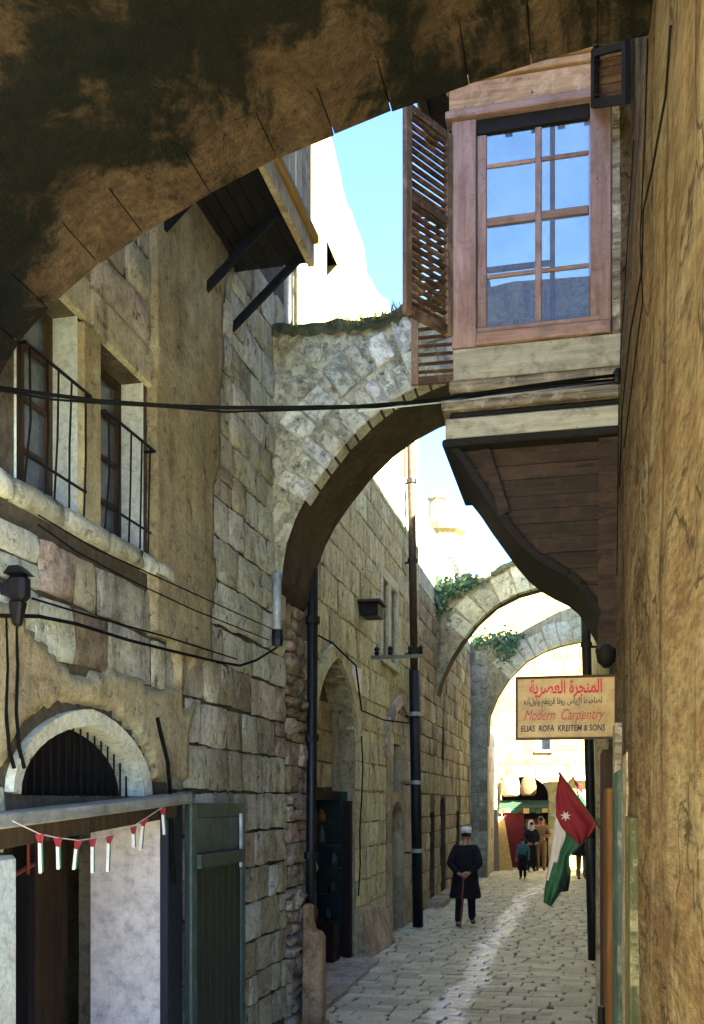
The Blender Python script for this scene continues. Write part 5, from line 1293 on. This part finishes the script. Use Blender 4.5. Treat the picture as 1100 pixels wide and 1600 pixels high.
def person(loc, rotz, height, label, arms, legs=((0, 0), (0, 0)), lean=0.0, top='navycloth', bottom='navycloth', shoes='blackcloth', hat=None, coat=None, scarf=False, face=True, skirt=None, hairc='hair'):
    """local front is -Y; arms: {side: (elbow, wrist, hand)}; legs: per side (knee fwd, foot fwd)."""
    P = thing('person', loc, label, 'person'); k = height / 1.75
    T = Matrix.Translation(loc) @ Matrix.Rotation(rotz, 4, 'Z') @ Matrix.Scale(k, 4)
    ly = lambda z: -lean * max(0, z - .95)
    J = {'pelvis': ((0, 0, .95), (.135, .10)), 'belly': ((0, ly(1.12), 1.12), (.13, .10)), 'chest': ((0, ly(1.32), 1.32), (.155, .115)), 'neckb': ((0, ly(1.46), 1.46), (.075, .07)),
         'neck': ((0, ly(1.52) - .01, 1.53), .05), 'head': ((0, ly(1.6) - .03, 1.60), (.072, .085)), 'crown': ((0, ly(1.7) - .03, 1.69), (.068, .082)), 'nose': ((0, ly(1.6) - .125, 1.615), .012)}
    Bn_ = [('pelvis', 'belly'), ('belly', 'chest'), ('chest', 'neckb'), ('neckb', 'neck'), ('neck', 'head'), ('head', 'crown'), ('head', 'nose')]
    for i, sd_ in ((-1, 'l'), (1, 'r')):
        kf, ff_ = legs[0 if i < 0 else 1]
        J['hip' + sd_] = ((i * .09, 0, .9), (.085, .085)); J['knee' + sd_] = ((i * .10, -kf, .49), (.058, .06)); J['ankle' + sd_] = ((i * .10, -ff_ + .03, .09), (.04, .045)); J['toe' + sd_] = ((i * .115, -ff_ - .13, .04), (.04, .032))
        Bn_ += [('pelvis', 'hip' + sd_), ('hip' + sd_, 'knee' + sd_), ('knee' + sd_, 'ankle' + sd_), ('ankle' + sd_, 'toe' + sd_)]
        e, w_, h = arms[sd_]; J['sh' + sd_] = ((i * .185, ly(1.42), 1.41), (.062, .06)); J['el' + sd_] = (e, .044); J['wr' + sd_] = (w_, .03); J['hd' + sd_] = (h, (.038, .022))
        Bn_ += [('chest', 'sh' + sd_), ('sh' + sd_, 'el' + sd_), ('el' + sd_, 'wr' + sd_), ('wr' + sd_, 'hd' + sd_)]
        J['ear' + sd_] = ((i * .082, ly(1.6) - .015, 1.61), (.012, .02)); Bn_.append(('head', 'ear' + sd_))
        w_, h = Vector(w_), Vector(h); dv = (h - w_).normalized(); sv_ = dv.cross(Vector((0, 1, 0)) if abs(dv.y) < .8 else Vector((1, 0, 0))).normalized()
        curl = Vector((-i * .4, -.5, 0)) if abs(dv.y) < .8 else Vector((0, 0, -.6))
        for f in range(4):
            r0 = h + sv_ * (.013 * (f - 1.5) * 1.6); ln_ = (.036, .042, .039, .03)[f]
            J[f'f{f}a{sd_}'] = (r0, .0085); J[f'f{f}b{sd_}'] = (r0 + dv * ln_, .008); J[f'f{f}c{sd_}'] = (r0 + dv * ln_ * 1.5 + curl.normalized() * ln_ * .6, .007)
            Bn_ += [(f'f{f}a{sd_}', f'f{f}b{sd_}'), (f'f{f}b{sd_}', f'f{f}c{sd_}')]
        th0 = w_.lerp(h, .45) - sv_ * .02; J['ta' + sd_] = (th0, .01); J['tb' + sd_] = (th0 - sv_ * .028 + dv * .025, .009); J['tc' + sd_] = (th0 - sv_ * .03 + dv * .055, .008)
        Bn_ += [('ta' + sd_, 'tb' + sd_), ('tb' + sd_, 'tc' + sd_)]
    skin_mesh('body', J, Bn_, 'skin', P, T)
    def sub(keys, grow, over={}):
        D = {}
        for n in keys:
            c, r = J[n]; r = r if isinstance(r, tuple) else (r, r); g_ = over.get(n, grow); D[n] = (c, (r[0] + g_, r[1] + g_))
        return D, [(a, c) for a, c in Bn_ if a in D and c in D]
    ks = ['pelvis', 'belly', 'chest', 'neckb'] + [a + s_ for s_ in 'lr' for a in ('sh', 'el', 'wr')]
    D, bb_ = sub(ks, .026, {'neckb': .012, 'wrl': .014, 'wrr': .014}); skin_mesh('coat' if coat else 'shirt', D, bb_, top, P, T)
    kt = ['pelvis'] + [a + s_ for s_ in 'lr' for a in ('hip', 'knee', 'ankle')]
    D, bb_ = sub(kt, .022, {'pelvis': .012, 'anklel': .024, 'ankler': .024}); skin_mesh('trousers', D, bb_, bottom, P, T)
    for s_ in 'lr':
        D, bb_ = sub(['ankle' + s_, 'toe' + s_], .010); skin_mesh('shoe', D, bb_, shoes, P, T)
    def ring(z, rx_, ry_, cy=0, n=18, wob=0): return [T @ Vector((rx_ * cos(2*pi*q/n) * (1 + wob * sin(q * 2.1)), cy + ry_ * sin(2*pi*q/n) * (1 + wob * cos(q * 1.7)), z)) for q in range(n)]
    if coat or skirt:
        z0 = coat or skirt
        MB().rings([ring(1.45, .15, .09, ly(1.45)), ring(1.38, .225, .13, ly(1.38)), ring(1.28, .235, .16, ly(1.28), wob=.02), ring(1.1, .22, .155, ly(1.1), wob=.03), ring(.95, .225, .165, 0, wob=.03), ring((z0 + .95) / 2, .25, .185, 0, wob=.06), ring(z0 + .03, .275, .215, .01, wob=.10), ring(z0, .26, .20, .01, wob=.10)] if coat else [ring(1.05, .15, .12, 0), ring(.9, .175, .145), ring((z0 + .9) / 2, .2, .17, wob=.04), ring(z0, .23, .2, wob=.07)]).build('coat_skirt' if coat else 'skirt', M[top if coat else bottom], P, True)
    hc = Vector((0, ly(1.68) - .03, 1.655))
    def cap(name, mat, r, z0, z1, cy=0, flat=False):
        pr = [(r, z0), (r * 1.02, (z0 + z1) / 2), (r * (.97 if flat else .72), z1 - (.008 if flat else .03)), (r * (.4), z1)]
        MB().rings([[T @ Vector((hc.x + rr_ * cos(2*pi*q/16), hc.y + cy + rr_ * 1.12 * sin(2*pi*q/16), z)) for q in range(16)] for rr_, z in pr]).build(name, M[mat], P, True)
    cap('hair', hairc, .086, 1.62, 1.765, .012)
    if hat: cap('cap', hat, .098, 1.685, 1.80, 0, True)
    if scarf:
        MB().rings([ring(1.30, .20, .13, ly(1.3) + .02), ring(1.46, .13, .12, ly(1.46) + .01), ring(1.58, .105, .105, hc.y + .03), ring(1.70, .10, .105, hc.y + .03), ring(1.78, .05, .06, hc.y + .02)]).build('head_scarf', M[scarf], P, True)
    if face:
        for sx_ in (-.032, .032): MB().lathe(T @ Vector((sx_, hc.y - .088, 1.645)), [(.002 * k, -.010 * k), (.011 * k, -.004 * k), (.011 * k, .004 * k), (.002 * k, .010 * k)], 8).build('eye', M['hair'], P, True)
        MB().box(*[tuple(T @ Vector(q)) for q in ((-.024, hc.y - .095, 1.565), (.024, hc.y - .08, 1.573))]).build('mouth', M['redbar'], P)
    return P, T
g_ = ong(727, 1449)
P1, T1_ = person((g_.x, g_.y, .012), pi, 1.72, 'stooped old man in long black coat and white cap, hands behind his back', {'l': ((-.27, .10, 1.13), (-.10, .20, .98), (-.02, .215, .95)), 'r': ((.27, .10, 1.13), (.10, .20, .97), (.02, .215, .93))}, legs=((.10, .24), (-.02, -.20)), lean=.14, hat='white', coat=.52)
hp = T1_ @ Vector((0, .235, .95)); gb = Vector((hp.x - .06, hp.y, .02))
ck = thing('walking_stick', (gb.x, gb.y, .012), 'slim brown walking stick held behind the old man in the black coat', 'stick')
MB().tube([gb, gb.lerp(hp, .6), hp + Vector((0, 0, -.02))], .012, 6).build('shaft', M['redbar'], ck, True)
MB().tube([hp + Vector((0, 0, -.02)), hp + Vector((.0, 0, .03)), hp + Vector((.04, 0, .05)), hp + Vector((.08, 0, .04))], .013, 6).build('handle', M['goldcloth'], ck, True)
g_ = ong(817, 1375)
person((g_.x, g_.y, .012), pi + .3, 1.20, 'child in teal shirt and dark trousers walking toward the end shop', {'l': ((-.25, 0, 1.15), (-.27, -.10, .92), (-.27, -.13, .85)), 'r': ((.26, .02, 1.15), (.28, -.02, .9), (.28, -.03, .82))}, legs=((.06, .08), (.0, -.05)), top='tealcloth', bottom='navycloth', skirt=.40)
g_ = ong(845, 1362)
person((g_.x, g_.y, .012), .1, 1.76, 'man in khaki uniform facing down the lane with hands joined at his waist', {'l': ((-.29, -.03, 1.14), (-.10, -.20, 1.08), (-.03, -.22, 1.07)), 'r': ((.29, -.03, 1.14), (.10, -.20, 1.10), (.03, -.23, 1.09))}, top='khaki', bottom='khaki', shoes='brownint')
g_ = ong(828, 1364)
person((g_.x + .02, g_.y + .35, .012), .4, 1.62, 'woman in long black dress with a white head scarf beside the khaki man', {'l': ((-.25, -.02, 1.15), (-.17, -.16, 1.0), (-.1, -.2, .98)), 'r': ((.25, -.02, 1.15), (.17, -.16, 1.0), (.1, -.2, .97))}, top='blackcloth', bottom='blackcloth', coat=.2, scarf='whitecloth')
g_ = ong(911, 1376)
person((g_.x - .03, g_.y, .012), pi * .9, 1.70, 'person in a short black coat standing behind the flag by the right wall', {'l': ((-.26, .02, 1.13), (-.26, -.08, .9), (-.25, -.1, .83)), 'r': ((.26, .02, 1.13), (.26, -.08, .9), (.25, -.1, .83))}, top='navycloth', bottom='weather', coat=.72)
